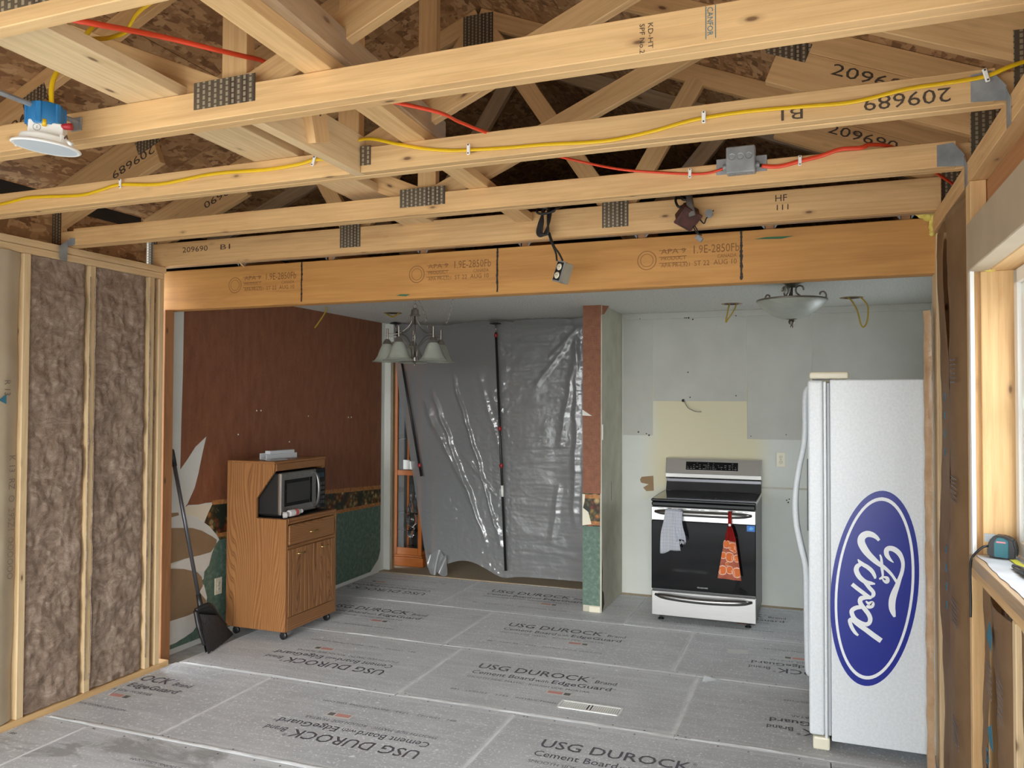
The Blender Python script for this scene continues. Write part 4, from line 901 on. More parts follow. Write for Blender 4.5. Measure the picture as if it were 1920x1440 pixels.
# ------------------------------------------------------------------ microwave cart
ca = thing('microwave_cart', 'oak veneer microwave cart on black casters against the wallpapered wall', 'cart', (-1.41, .87, 0))
x0, x1, ya, yb, zt, zm = -1.66, -1.165, .575, 1.175, 1.195, .825
xm = -1.41
def side(y):
    pr = [(x0, .065), (x1 + .0, .065), (x1, zm - .005), (xm, zm - .005), (xm, .955), (-1.27, 1.135), (-1.265, zt - .002), (x0, zt - .002)]
    return pr
for y in (ya, yb - .018):
    pts = side(y); bm = bmesh.new()
    # local X vertical so the grain runs upright
    v0 = [bm.verts.new((z - .6, x + 1.4, 0)) for x, z in pts]; v1 = [bm.verts.new((z - .6, x + 1.4, .018)) for x, z in pts]; k = len(pts)
    bm.faces.new(v0); bm.faces.new(v1[::-1])
    for i in range(k): bm.faces.new((v0[i], v0[(i + 1) % k], v1[(i + 1) % k], v1[i]))
    bmesh.ops.recalc_face_normals(bm, faces=bm.faces[:])
    link('side_panel', mk(bm), OAK, ca, Matrix(((0, 1, 0, -1.4), (0, 0, 1, y), (1, 0, 0, .6), (0, 0, 0, 1))))
box('back_panel', OAK, (x0 + .001, ya + .019, .08), (x0 + .008, yb - .019, zt - .02), ca, .001)
box('top_panel', OAK, (x0, ya - .004, zt - .002), (-1.262, yb + .004, zt + .014), ca, .003, along=1)
box('top_front_rail', OAK, (-1.279, ya + .019, 1.142), (-1.262, yb - .019, zt - .003), ca, .002)
box('shelf', OAK, (x0 + .009, ya + .019, zm - .022), (x1 + .004, yb - .019, zm - .004), ca, .003, along=1)
box('shelf_mat', BLACKPL, (xm - .2, ya + .021, zm - .003), (-1.19, yb - .021, zm - .001), ca, .0005, along=1)
box('shelf_rail', OAK, (x1 - .016, ya + .019, .785), (x1 + .002, yb - .019, zm - .023), ca, .002)
box('bottom_rail', OAK, (x1 - .016, ya + .019, .065), (x1 + .001, yb - .019, .155), ca, .002)
box('floor_panel', OAK, (x0 + .009, ya + .019, .08), (x1 - .018, yb - .019, .096), ca, .002, along=1)
dr_ = box('drawer', OAK, (x1 - .014, ya + .028, .640), (x1 + .006, yb - .028, .778), ca, .006)
BRASS = newmat('brass_pull', (.62, .44, .18), .25, 1.0)
def pull(yc, z, par, x=x1 + .006):
    tube('pull_handle', BRASS, sm([(x, yc - .042, z), (x + .018, yc - .034, z), (x + .022, yc, z), (x + .018, yc + .034, z), (x, yc + .042, z)], 5), .005, par, 8)
pull((ya + yb) / 2, .705, dr_)
box('divider_rail', OAK, (x1 - .016, ya + .019, .618), (x1 + .001, yb - .019, .637), ca, .002)
for a, b, hy in ((ya + .022, (ya + yb) / 2 - .002, -1), ((ya + yb) / 2 + .002, yb - .022, 1)):
    n = 6; wd_ = (b - a) / n
    door = box('door', OAK, (x1 - .014, a, .158), (x1 - .001, b, .615), ca, .001, along=2)
    for k in range(n): box('door_slat', OAK, (x1 - .001, a + k * wd_ + .0015, .159), (x1 + .005, a + (k + 1) * wd_ - .0015, .614), door, .003, along=2)
    pull((a + b) / 2 + .0, .575, door, x1 + .005)
for x, y in ((-1.215, .625), (-1.215, 1.135), (-1.61, .625), (-1.61, 1.135)):
    cst = lathe('caster', BLACKPL, [(0, -.012), (.020, -.012), (.026, -.008), (.026, .008), (.020, .012), (0, .012)], Matrix.Translation((x, y, .027)) @ Matrix.Rotation(PI / 2, 4, 'X') @ Matrix.Rotation(0, 4, 'Z'), ca, 18)
    box('caster_fork', BLACKPL, (x - .014, y - .018, .03), (x + .014, y + .018, .066), cst, .004)
# ------------------------------------------------------------------ microwave
mw = thing('microwave', 'stainless and black microwave oven inside the oak cart', 'microwave', (-1.42, .87, .827))
fx, my0, my1, mz0, mz1 = -1.235, .605, 1.135, .84, 1.128
box('casing', BLACKPL, (-1.60, my0, mz0), (fx - .02, my1, mz1), mw, .006)
dz = box('door', mottled('dark_stainless', G((150, 148, 146)), G((164, 162, 160)), 60, .35, metal=.9), (fx - .019, my0, mz0), (fx, my1 - .115, mz1), mw, .005)
box('door_edge', STEEL, (fx - .0185, my0 - .002, mz0 + .002), (fx + .002, my0 + .016, mz1 - .002), dz, .003)
box('door_window', BLACKGL, (fx + .0003, my0 + .04, mz0 + .055), (fx + .002, my1 - .17, mz1 - .05), dz, .001)
box('window_mesh', newmat('window_screen', (.035, .034, .033), .35), (fx + .002, my0 + .065, mz0 + .08), (fx + .0028, my1 - .195, mz1 - .075), dz, .0005)
box('control_panel', BLACKGL, (fx - .019, my1 - .113, mz0), (fx, my1, mz1), mw, .004)
for r in range(5):
    for c in range(3): box('key', newmat('key_grey', (.05, .05, .05), .5) if (r, c) == (0, 0) else bpy.data.materials['key_grey'], (fx, my1 - .09 + c * .028, mz0 + .03 + r * .034), (fx + .001, my1 - .068 + c * .028, mz0 + .052 + r * .034), mw, 0)
box('clock_display', newmat('dim_display', (.02, .05, .06), .2), (fx, my1 - .095, mz1 - .065), (fx + .001, my1 - .02, mz1 - .03), mw, 0)
tube('door_handle', newmat('grey_handle', G((118, 117, 116)), .3, .8), sm([(fx, my1 - .14, mz1 - .02), (fx + .03, my1 - .145, mz1 - .05), (fx + .045, my1 - .148, (mz0 + mz1) / 2), (fx + .03, my1 - .145, mz0 + .05), (fx, my1 - .14, mz0 + .02)], 6), .011, mw, 8)
for y in (my0 + .05, my1 - .05): box('foot', BLACKPL, (-1.58, y - .012, .829), (-1.26, y + .012, .841), mw, .002)
# pale trim lengths on the cart, bottle on the shelf
st = thing('plastic_channel', 'white plastic channel pieces lying on top of the oak cart', 'channel', (-1.42, .76, 1.21))
PALEGR = newmat('pale_plastic', G((196, 200, 204)), .5)
a0 = P(2, 1.212, 489, 864); a1 = P(2, 1.212, 549, 859); 
def local(a, b, name, mat, h, wd_, dz=0, off=0):
    a = Vector(a); b = Vector(b); n = Vector((-(b - a).y, (b - a).x, 0)).normalized()
    return board(name, mat, a + Vector((0, 0, dz + h / 2)) + n * off, b + Vector((0, 0, dz + h / 2)) + n * off, wd_, h, (0, 0, 1), st)
A = Vector((-1.46, .70, 1.21)); B = Vector((-1.42, 1.0, 1.21))
local(A, B, 'channel_base', PALEGR, .006, .07); local(A, B, 'channel_wall', PALEGR, .036, .006, .006, .03); local(A, B, 'channel_wall', PALEGR, .03, .006, .006, -.03); local(A + Vector((.0, .05, 0)), B + Vector((0, -.02, 0)), 'channel_cover', PALEGR, .024, .05, .034)
local(Vector((-1.44, .66, 1.21)), Vector((-1.40, .80, 1.21)), 'loose_strip', PALEGR, .004, .06, 0, -.07)
bt = thing('spray_bottle', 'white and red plastic bottle lying in front of the microwave', 'bottle', (-1.19, .70, .83))
Mb = Matrix.Translation((-1.195, .64, .853)) @ Matrix.Rotation(-PI / 2, 4, 'X')
lathe('bottle_body', newmat('clear_white_plastic', G((206, 206, 206)), .25), [(0, 0), (.021, 0), (.0235, .006), (.0235, .10), (.018, .118), (.012, .124)], Mb, bt, 22)
lathe('bottle_label', newmat('red_label', G((196, 96, 86)), .5), [(.0238, .055), (.0239, .056), (.0239, .088), (.0238, .089)], Mb, bt, 22)
lathe('bottle_cap', WHITE, [(.013, .122), (.014, .124), (.014, .148), (0, .149)], Mb, bt, 18)
tg = thing('tape_roll', 'small clear roll beside the bottle on the cart shelf', 'roll', (-1.19, .60, .83))
lathe('roll', newmat('clear_tape', G((186, 184, 180)), .2), [(.012, -.014), (.02, -.014), (.022, 0), (.02, .014), (.012, .014), (.012, -.014)], Matrix.Translation((-1.20, .607, .848)) @ Matrix.Rotation(.8, 4, 'Z') @ Matrix.Rotation(PI / 2, 4, 'Y'), tg, 22)
# ------------------------------------------------------------------ broom
br = thing('broom', 'black broom with a grey metal handle leaning on the torn wallpaper', 'broom', (-1.54, .33, 0))
hA = Vector((-1.685, P(0, -1.685, 322, 845).y, P(0, -1.685, 322, 845).z)); hB = P(0, -1.575, 377, 1142)
HAND = newmat('grey_metal_handle', G((104, 106, 112)), .3, .7)
tube('handle', HAND, [hA, hB], .0125, br, 12)
d_ = (hB - hA).normalized(); tube('grip', BLACKPL, [hA - d_ * .01, hA, hA + d_ * .10, hA + d_ * .105], [.010, .0155, .0155, .012], br, 12)
tube('ferrule', BLACKPL, [hB - d_ * .10, hB, hB + d_ * .02], [.015, .020, .016], br, 12)
BR = mottled('black_bristles', G((24, 23, 24)), G((58, 55, 55)), 4, .7, .8, .01, sx=(60, 60, 4))
t0 = P(0, -1.565, 369, 1150); t1_ = P(0, -1.56, 404, 1152); b0 = Vector((-1.475, .185, .004)); b1 = Vector((-1.60, .575, .012))
def br_s(o):
    def fn(u, v):
        a = t0.lerp(t1_, u); b = b0.lerp(b1, u); p = a.lerp(b, v); bul = math.sin(u * PI) ** .5
        nrm = Vector((.9, -.25, 0)).normalized()
        return p + nrm * (o * (.012 + .028 * bul * (1 - .55 * v))) + Vector((0, 0, (.008 * abs(nz(u * 40, o, 2)) if v == 1 else 0)))
    return fn
for o in (1, -1): grid('bristles', BR, br_s(o), 34, 10, br)
bm = bmesh.new(); 
poly('broom_cap', BLACKPL, [t0 + Vector((.0, -.01, .0)), t0 + Vector((.0, -.01, .02)), t0.lerp(t1_, .5) + Vector((.02, 0, .06)), t1_ + Vector((0, .01, .0)), t1_.lerp(b1, .3), t0.lerp(b0, .3)], .012, (.9, -.25, 0), br)
shl = sm([t0 + Vector((.0, -.01, .02)), t0.lerp(t1_, .5) + Vector((.02, 0, .06)), t1_ + Vector((0, .01, .0)), t1_.lerp(b1, .55)], 6)
tube('broom_shell', BLACKPL, shl, .016, br, 8)
tube('broom_shell', BLACKPL, sm([t0 + Vector((0, -.01, .02)), t0.lerp(b0, .4) + Vector((.01, -.02, 0)), t0.lerp(b0, .8)], 6), [.016] * 6 + [.012] * 6 + [.006], br, 8)
# ------------------------------------------------------------------ outlets
def outlet(name, label, M, mat=CREAM):
    t = thing(name, label, 'outlet', M.translation)
    pl = link('cover_plate', box_me((.07, .115, .006), .002), mat, t, M)
    for dz in (-.02, .02):
        f = lathe('receptacle', mat, [(0, .0045), (.0145, .0045), (.017, .003)], M @ Matrix.Translation((0, dz, .0005)), t, 18)
        for dx in (-.006, .006): link('slot', box_me((.0025, .008, .0008), 0), INK, f, M @ Matrix.Translation((dx, dz + .003, .0052)))
        lathe('ground_hole', INK, [(0, .0003), (.0025, .0)], M @ Matrix.Translation((0, dz - .007, .0052)), f, 8)
    lathe('screw', SCREW, [(0, .001), (.003, 0)], M @ Matrix.Translation((0, 0, .0035)), t, 8)
outlet('wall_outlet', 'cream outlet on the green wallpaper behind the broom', frame((0, 1, 0), (0, 0, 1), (1, 0, 0), (XD + .0045, .56, .335)))
outlet('wall_outlet', 'cream outlet on the kitchen wall between stove and refrigerator', frame((1, 0, 0), (0, 0, 1), (0, -1, 0), (1.917, YB - .004, 1.17)))
# ------------------------------------------------------------------ chandelier
Yc = 1.2; cc = P(1, Yc, 778, 600); chx = cc.x
def zc(py): return P(1, Yc, 778, py).z
ch = thing('chandelier', 'five-arm brushed nickel chandelier with frosted bell shades, chain looped up', 'chandelier', (chx, Yc, zc(686)))
SHADE = mottled('frosted_glass', G((166, 170, 158)), G((186, 190, 178)), 14, .45)
SHADE.node_tree.nodes['Principled BSDF'].inputs['Transmission Weight'].default_value = .25
Mc = Matrix.Translation((chx, Yc, 0))
ztop, zbot = zc(578), zc(686)
lathe('top_cap', NICKEL, [(0, ztop), (.012, ztop), (.026, ztop - .012), (.03, ztop - .045), (.038, ztop - .05), (.038, ztop - .055), (0, ztop - .056)], Mc, ch, 24)
lathe('bottom_hub', NICKEL, [(0, zbot), (.007, zbot + .003), (.008, zbot + .012), (.004, zbot + .018), (.014, zbot + .028), (.028, zbot + .035), (.03, zbot + .06), (.02, zbot + .072), (0, zbot + .074)], Mc, ch, 24)
tube('stem', NICKEL, [(chx, Yc, ztop - .05), (chx, Yc, zbot + .07)], .006, ch, 10)
RR = .205; zarm = zc(627); zsh0 = zc(643); zsh1 = zc(677)
for k in range(5):
    a = math.radians(121 + 72 * k) ; dx, dy = math.cos(a), math.sin(a)
    def pt(r, z): return Vector((chx + dx * r, Yc + dy * r, z))
    zz = zarm
    tube('arm', NICKEL, sm([pt(.022, ztop - .055), pt(.025, ztop - .10), pt(.06, zz + .045), pt(.12, zz + .008), pt(RR, zz + .006)], 6), .0045, ch, 7)
    tube('arm', NICKEL, sm([pt(.022, zbot + .065), pt(.03, zbot + .12), pt(.075, zz - .05), pt(.13, zz - .018), pt(RR, zz - .014)], 6), .0045, ch, 7)
    Ma = Matrix.Translation(pt(RR, 0))
    lathe('socket_cup', NICKEL, [(0, zz + .045), (.008, zz + .045), (.008, zsh0 + .03), (.018, zsh0 + .026), (.028, zsh0 + .008), (.033, zsh0 - .004), (.028, zsh0 - .008)], Ma, ch, 20)
    lathe('shade', SHADE, [(.026, zsh0 - .004), (.040, zsh0 - .018), (.058, zsh0 - .06), (.070, zsh0 - .095), (.088, zsh0 - .122), (.110, zsh0 - .136), (.107, zsh0 - .136), (.085, zsh0 - .119), (.067, zsh0 - .093), (.055, zsh0 - .06), (.037, zsh0 - .02)], Ma, ch, 28)
tube('loop', NICKEL, [Vector((chx + .017 * math.cos(t), Yc, ztop + .014 + .017 * math.sin(t))) for t in [i * PI / 8 for i in range(17)]], .003, ch, 7)
def chain(pts, par, name='chain_link', L=.026):
    pts = sm(pts, 12); acc = 0; last = pts[0]; k = 0
    bm0 = bmesh.new(); tube_bm(bm0, [Vector((.016 * math.cos(t), .0075 * math.sin(t), 0)) for t in [i * PI / 7 for i in range(15)]], .0013, 5, 1, False); me = mk(bm0); me.materials.append(NICKEL)
    for p in pts[1:]:
        if (p - last).length >= L:
            d = (p - last).normalized(); c = (p + last) / 2; z = Vector((.3, 1, .2)) if k % 2 else Vector((1, -.3, .3)); z = (z - d * z.dot(d)).normalized(); y = z.cross(d)
            link(name, me, NICKEL, par, frame(d, y, z, c)); last = p; k += 1
chain([(chx, Yc, 2.379), (chx, Yc, ztop + .03)], ch)
chain([(chx + .03, Yc - .02, 2.37), P(1, Yc, 797, 590), P(1, Yc, 803, 614), P(1, Yc, 813, 619), P(1, Yc, 830, 614), P(1, Yc, 842, 590), P(1, Yc, 848, 566), P(1, Yc, 851, 545)], ch)
# ------------------------------------------------------------------ bowl ceiling light
Lp = P(2, 2.378, 1484, 528); Lx, Ly = Lp.x, Lp.y
def zl(py): return P(1, Ly, 1485, py).z
fl = thing('bowl_ceiling_light', 'semi-flush ceiling light with frosted bowl and scrolled nickel arms', 'light', (Lx, Ly, 2.20))
Ml = Matrix.Translation((Lx, Ly, 0))
DNICK = newmat('aged_nickel', (.30, .27, .24), .3, 1.0)
lathe('canopy', DNICK, [(0, 2.379), (.078, 2.379), (.078, 2.372), (.045, 2.362), (.03, 2.345), (.022, 2.34), (0, 2.34)], Ml, fl, 28)
zr = zl(563); 
lathe('bowl', SHADE, [(.207, zr), (.205, zr - .012), (.185, zr - .035), (.15, zr - .068), (.10, zr - .10), (.05, zr - .116), (0, zr - .119)], Ml, fl, 40)
lathe('bowl_rim', DNICK, [(.206, zr + .004), (.212, zr + .001), (.212, zr - .006), (.205, zr - .008)], Ml, fl, 40)
lathe('finial', DNICK, [(0, zr - .112), (.034, zr - .114), (.034, zr - .119), (.014, zr - .122), (.021, zr - .134), (.014, zr - .15), (.005, zr - .154), (.009, zr - .163), (.007, zr - .172), (0, zr - .174)], Ml, fl, 24)
tube('stem', DNICK, [(Lx, Ly, 2.345), (Lx, Ly, zr - .11)], .008, fl, 10)
for k in range(3):
    a = math.radians(20 + 120 * k)
    def q(r, z, a=a): return Vector((Lx + math.cos(a) * r, Ly + math.sin(a) * r, z))
    tube('scroll_arm', DNICK, sm([q(.075, 2.325), q(.07, 2.345), q(.05, 2.352), q(.03, 2.34), q(.028, 2.315), q(.045, zr + .035), q(.09, zr + .008), q(.16, zr + .004), q(.205, zr + .012), q(.215, zr + .035), q(.20, zr + .055), q(.18, zr + .05), q(.176, zr + .035)], 6), .0055, fl, 8)
# ------------------------------------------------------------------ loose wires at ceiling openings
def hole(name, label, x, y, rim, pts, cat='wire'):
    t = thing(name, label, cat, (x, y, 2.378))
    lathe('ceiling_hole', INK, [(0, -.0012), (.055, -.0012)], Matrix.Translation((x, y, 2.38)), t, 20)
    lathe('torn_rim', rim, [(.052, -.0005), (.060, -.004), (.075, -.002), (.08, 0)], Matrix.Translation((x, y, 2.38)), t, 20)
    if pts: tube('wire_loop', YELW, sm(pts, 8), .0055, t, 8)
YELW = newmat('dull_yellow_cable', G((176, 146, 40)), .5); RIMR = mottled('reddish_rim', G((150, 92, 74)), G((196, 188, 176)), 20, .8); RIMW = newmat('tan_rim', G((150, 132, 100)), .8)
hole('hanging_wire', 'narrow yellow wire loop hanging from a red-rimmed ceiling hole above the stove', 1.58, 2.36, RIMR, [(1.57, 2.33, 2.39), P(1, 2.3, 1366, 577), P(1, 2.3, 1361, 603), P(1, 2.3, 1366, 597), P(1, 2.3, 1377, 580), (1.62, 2.33, 2.39)])
hole('hanging_wire', 'wide yellow wire loop hanging from the ceiling above the refrigerator', 2.42, 2.27, RIMW, [(2.38, 2.25, 2.39), P(1, 2.25, 1596, 563), P(1, 2.25, 1607, 582), P(1, 2.25, 1615, 610), P(1, 2.25, 1622, 611), P(1, 2.25, 1627, 596), P(1, 2.25, 1626, 572), (2.47, 2.25, 2.39)])
hole('hanging_wire', 'faint wire loop at a ceiling hole near the dining corner', -1.2, 2.07, RIMW, [(-1.25, 2.05, 2.39), P(1, 2.05, 724, 588), P(1, 2.05, 737, 594), P(1, 2.05, 747, 587), (-1.15, 2.05, 2.39)])
tag(tube('hanging_wire', YELW, sm([P(1, 1.5, 613, 573), P(1, 1.5, 610, 585), P(1, 1.5, 602, 598), P(1, 1.5, 590, 615)], 6), .006, None, 8), 'single yellow wire end dangling in front of the rust wallpaper', 'wire')
hw = thing('wall_wire', 'short grey cable sticking out of the wall above the stove', 'wire', P(1, YB, 1282, 752))
tube('cable_end', mottled('grey_cable', G((150, 144, 128)), G((170, 164, 148)), 20, .6), sm([P(1, YB, 1283, 751), P(1, YB - .05, 1285, 756), P(1, YB - .06, 1291, 765), P(1, YB - .06, 1303, 771), P(1, YB - .05, 1315, 772)], 6), .005, hw, 7)
lathe('cable_hole', INK, [(0, 0), (.013, 0)], Matrix.Translation(P(1, YB - .0055, 1281, 751)) @ Matrix.Rotation(PI / 2, 4, 'X'), hw, 14)
# ------------------------------------------------------------------ plastic sheet and poles
def plastic():
    m = newmat('clear_grey_plastic', G((160, 162, 164)), .14); t = NT(m); b = t.b
    b.inputs['Specular IOR Level'].default_value = .9
    tr_ = t.new('BsdfTransparent'); tl = t.new('BsdfTranslucent'); mx = t.new('MixShader'); mx2 = t.new('MixShader')
    tl.inputs[0].default_value = (*G((170, 172, 174)), 1); mx.inputs[0].default_value = .35; mx2.inputs[0].default_value = .22
    a_ = t.noise(t.coord((1, 1, 1.0), rnd=False), 9, 6, .65, 1.2); a2 = t.noise(t.coord((5, 1, 30), rnd=False), 2.2, 3, .6); mk_ = t.noise(t.coord((1, 1, 1), rnd=False), 1.6, 2)
    rd = t.math('ABSOLUTE', t.math('SUBTRACT', a_, .5)); h = t.math('ADD', t.math('MULTIPLY', rd, t.ramp(mk_, [(.42, (.08, .08, .08)), (.6, (1, 1, 1))])), t.math('MULTIPLY', a2, .12)); t.bump(h, .3, .03); b.inputs['Coat Weight'].default_value = 1.0; b.inputs['Coat Roughness'].default_value = .06
    t.link(b.outputs[0], mx.inputs[1]); t.link(tl.outputs[0], mx.inputs[2]); t.link(mx.outputs[0], mx2.inputs[1]); t.link(tr_.outputs[0], mx2.inputs[2])
    t.link(mx2.outputs[0], t.n['Material Output'].inputs[0]); return m
PLASTIC = plastic()
ps = thing('plastic_sheet', 'grey translucent plastic dust sheet hung across the doorway to the next room', 'sheet', (-.6, 2.82, 0))
def ridge_d(x, z, ax_, az, bx, bz, wd_, amp):
    dx, dz = bx - ax_, bz - az; L = math.hypot(dx, dz); t = ((x - ax_) * dx + (z - az) * dz) / L / L
    if t < -.05 or t > 1.05: return 0
    d = abs((x - ax_) * dz - (z - az) * dx) / L
    e = max(0., 1 - abs(2 * t - 1) ** 6)
    return amp * e * max(0., 1 - d / wd_) ** 1.3
LINES = [(-1.30, 1.65, -.75, .62, .05, .03), (-1.22, 1.75, -.62, .28, .035, .028), (-1.0, 1.9, -.46, .25, .03, .03), (-.9, 1.15, -.52, .75, .03, .018), (-.72, 1.9, -.50, 1.1, .04, .016),
         (.25, 2.3, -.18, 1.75, .04, .018), (.25, 2.3, .05, 1.2, .05, .022), (.25, 2.3, -.05, 2.0, .03, .015), (.22, 2.3, .2, .5, .05, .02), (-.6, 1.75, -.52, 1.5, .05, .02), (.05, .9, -.02, .35, .05, .015)]
def psf(u, v):
    z = 2.372 - .004 - v * 2.3
    zl_ = 2.372 - v * 2.33
    xl = -1.62 + .03 * v if v < .1 else -1.617 + .36 * ((v - .1) / .9) ** 1.1
    if v > .35 : xl += .02
    x = xl + (.285 - xl) * u
    bot = .055 + .10 * math.exp(-((x + .85) / .25) ** 2) + .0 - .03 * math.exp(-((x + .48) / .12) ** 2) + .03 * (u > .8) * 0
    z = 2.372 - v * (2.372 - bot) - (.02 * abs(nz(x * 4, 1)) + .03 * math.sin(u * PI * 2) ** 2 * (u < .65)) * (1 - v) ** 8
    y = 2.83 + .008 * math.sin(x * 6 + 1) * v + .006 * nz(x * 2.2, z * .9, 3, 3)
    for l in LINES: y -= .65 * ridge_d(x + .02 * nz(x * 3, z * 4, 9), z, *l)
    loc = math.exp(-((x + .75) / .45) ** 2) * (.25 + v) + .9 * math.exp(-((x + .5) / .12) ** 2) + .6 * math.exp(-((x - .1) / .2) ** 2) * (v < .5)
    y -= .006 * loc * abs(nz(x * 7 + 3, z * 5, 2, 4)) +   .004 * loc * abs(nz(x * 17 + 3, z * 22, 4, 3))
    y -= .004 * abs(nz(x * 2, z * 15, 8, 2)) * (x > -.4) + .02 * abs(v - .93) * (v > .93) * 3
    return Vector((x, y, z))
grid('dust_sheet', PLASTIC, psf, 210, 260, ps)
def tail(u, v):
    x = -1.22 + .21 * u + .05 * v * (1 - u); z = .22 - .19 * v - .02 * math.sin(u * 9)
    return Vector((x, 2.78 - .03 * math.sin(u * 8 + v * 3) - .03 * v, z))
grid('bunched_corner', PLASTIC, tail, 16, 12, ps)
REDC = newmat('red_collar', G((150, 30, 36)), .4)
def pole(label, pts, Yp, full):
    A = P(1, Yp, *pts[0]); B = P(1, Yp, *pts[-1]); t = thing('support_pole', label, 'pole', B)
    d = B - A; L = d.length; d.normalize()
    tube('tip_rod', NICKEL, [A, A + d * .09], .006, t, 8)
    lathe('top_pad', BLACKPL, [(0, .02), (.05, .012), (.055, .006), (.02, 0), (0, 0)], Matrix.Translation(A - Vector((0, 0, .012))), t, 16)
    tube('pole_tube', BLACKPL, [A + d * .085, B], .0115, t, 10)
    for f in full:
        q = A + d * (L * f); tube('collar', REDC, [q - d * .018, q - d * .012, q + d * .012, q + d * .018], [.012, .017, .017, .012], t, 10)
    return t, A, d, L
t, A, d, L = pole('black telescoping pole with red collars standing in front of the plastic sheet', [(929, 606), (948, 1069)], 2.765, (.05, .43, .58))
q = A + d * (L * .66); tube('pole_label', WHITE, [q, q + d * .10], .0118, t, 10)
tube('pole_foot', BLACKPL, [A + d * L, A + d * (L + .004)], .016, t, 10)
pole('slanting black pole at the left edge of the plastic sheet', [(741, 606), (790, 893)], 2.765, (.93,))
# ------------------------------------------------------------------ curio cabinet with glassware
cu = thing('curio_cabinet', 'tall oak curio cabinet with glass front at the edge of the plastic sheet', 'cabinet', (-1.59, 3.2, .01))
cx0, cx1, cy0, cy1 = -1.735, -1.425, 3.06, 3.36
box('plinth', OAKC, (cx0 - .01, cy0 - .02, .006), (cx1 + .025, cy1, .095), cu, .008)
box('plinth_cap', OAKC, (cx0, cy0 - .008, .096), (cx1 + .012, cy1, .115), cu, .004)
for x in (cx0, cx1 - .04): box('stile', OAKC, (x, cy0, .116), (x + .04, cy0 + .022, 1.98), cu, .003)
for x in (cx0, cx1 - .022): box('corner_post', OAKC, (x, cy1 - .022, .116), (x + .022, cy1, 1.98), cu, .002)
for z0, z1 in ((.116, .185), (.895, .945), (1.93, 1.98)): box('rail', OAKC, (cx0 + .041, cy0 + .001, z0), (cx1 - .041, cy0 + .021, z1), cu, .002)
for z0, z1 in ((.116, .15), (.90, .93), (1.95, 1.98)): box('side_rail', OAKC, (cx1 - .021, cy0 + .023, z0), (cx1 - .001, cy1 - .023, z1), cu, .002)
box('back', newmat('dark_backing', G((40, 40, 38)), .6), (cx0 + .005, cy1 - .012, .12), (cx1 - .005, cy1 - .004, 1.97), cu, 0)
box('crown', OAKC, (cx0 - .015, cy0 - .02, 1.981), (cx1 + .02, cy1, 2.03), cu, .008)
GLASS = newmat('clear_glass', (1, 1, 1), .02); GLASS.node_tree.nodes['Principled BSDF'].inputs['Transmission Weight'].default_value = 1.0; GLASS.node_tree.nodes['Principled BSDF'].inputs['IOR'].default_value = 1.35
PANE = thin_glass('cabinet_pane', .015)
box('pane', PANE, (cx0 + .042, cy0 + .009, .186), (cx1 - .042, cy0 + .012, .893), cu, 0); box('pane', PANE, (cx0 + .042, cy0 + .009, .946), (cx1 - .042, cy0 + .012, 1.929), cu, 0)
for z in (.35, .52, .945, 1.25): box('glass_shelf', GLASS, (cx0 + .024, cy0 + .03, z), (cx1 - .024, cy1 - .02, z + .006), cu, 0)
def gl(name, label, prof, x, z, y=3.17, mat=GLASS): tag(lathe(name, mat, prof, Matrix.Translation((x, y, z)), None, 20), label, 'glassware' if mat is GLASS else 'canister', 'glassware in the curio cabinet')
gl('glass_vase', 'tall cut glass vase on the upper glass shelf in the lower cabinet half', [(0, 0), (.04, 0), (.03, .05), (.05, .12), (.045, .22), (.055, .27)], -1.60, .526, 3.25)
gl('glass_decanter', 'small glass decanter in front of the tall vase', [(0, 0), (.035, 0), (.04, .05), (.014, .10), (.014, .15), (.022, .155), (.018, .185), (0, .19)], -1.575, .526, 3.13)
gl('glass_bowl', 'round glass bowl on the middle glass shelf', [(0, 0), (.035, 0), (.02, .02), (.06, .06), (.065, .10), (.05, .14)], -1.585, .356)
gl('glass_goblet', 'glass goblet standing at the cabinet bottom', [(0, 0), (.035, 0), (.006, .01), (.006, .07), (.035, .10), (.035, .15)], -1.60, .19)
gl('white_canister', 'white cylinder on the shelf above the cabinet mid rail', [(0, 0), (.033, 0), (.033, .09), (0, .09)], -1.625, .952, 3.12, WHITE)
gl('white_canister', 'second white cylinder, half behind the plastic sheet', [(0, 0), (.033, 0), (.033, .08), (0, .08)], -1.555, .952, 3.12, WHITE)
# ------------------------------------------------------------------ stove
sv = thing('stove', 'stainless electric range with black glass oven door against the kitchen wall', 'stove', (1.40, 2.4, 0))
sx0, sx1, sy = 1.025, 1.772, 2.035
DARKM = newmat('dark_grey_enamel', G((70, 70, 72)), .35)
box('body', DARKM, (sx0, sy + .03, .04), (sx1, 2.745, .885), sv, .004)
for x in (sx0 + .06, sx1 - .06):
    for y in (sy + .06, 2.70): lathe('leveling_foot', BLACKPL, [(0, 0), (.022, 0), (.022, .008), (.009, .012), (.009, .04), (0, .04)], Matrix.Translation((x, y, .001)), sv, 14)
dw = box('drawer', STEEL, (sx0, sy, .042), (sx1, sy + .029, .222), sv, .004)
DKST = newmat('dark_stainless_handle', (.24, .235, .23), .3, 1.0)
def hbar(z, par, yb, zs=.0):
    pts = [Vector((sx0 + .028 + (sx1 - sx0 - .056) * k / 16, yb - .012 - .05 * math.sin(PI * min(1, max(0, k / 16))) ** .45, z + zs * math.sin(PI * k / 16))) for k in range(17)]
    return tube('handle', DKST, pts, [.010, .018, .021] + [.0215] * 11 + [.021, .018, .010], par, 12, .8)
hbar(.195, dw, sy + .012, -.012)
door = box('oven_door', BLACKGL, (sx0, sy - .004, .236), (sx1, sy + .029, .745), sv, .005)
box('door_band', STEEL, (sx0, sy - .008, .747), (sx1, sy + .029, .846), door, .004)
hbar(.812, door, sy + .002)
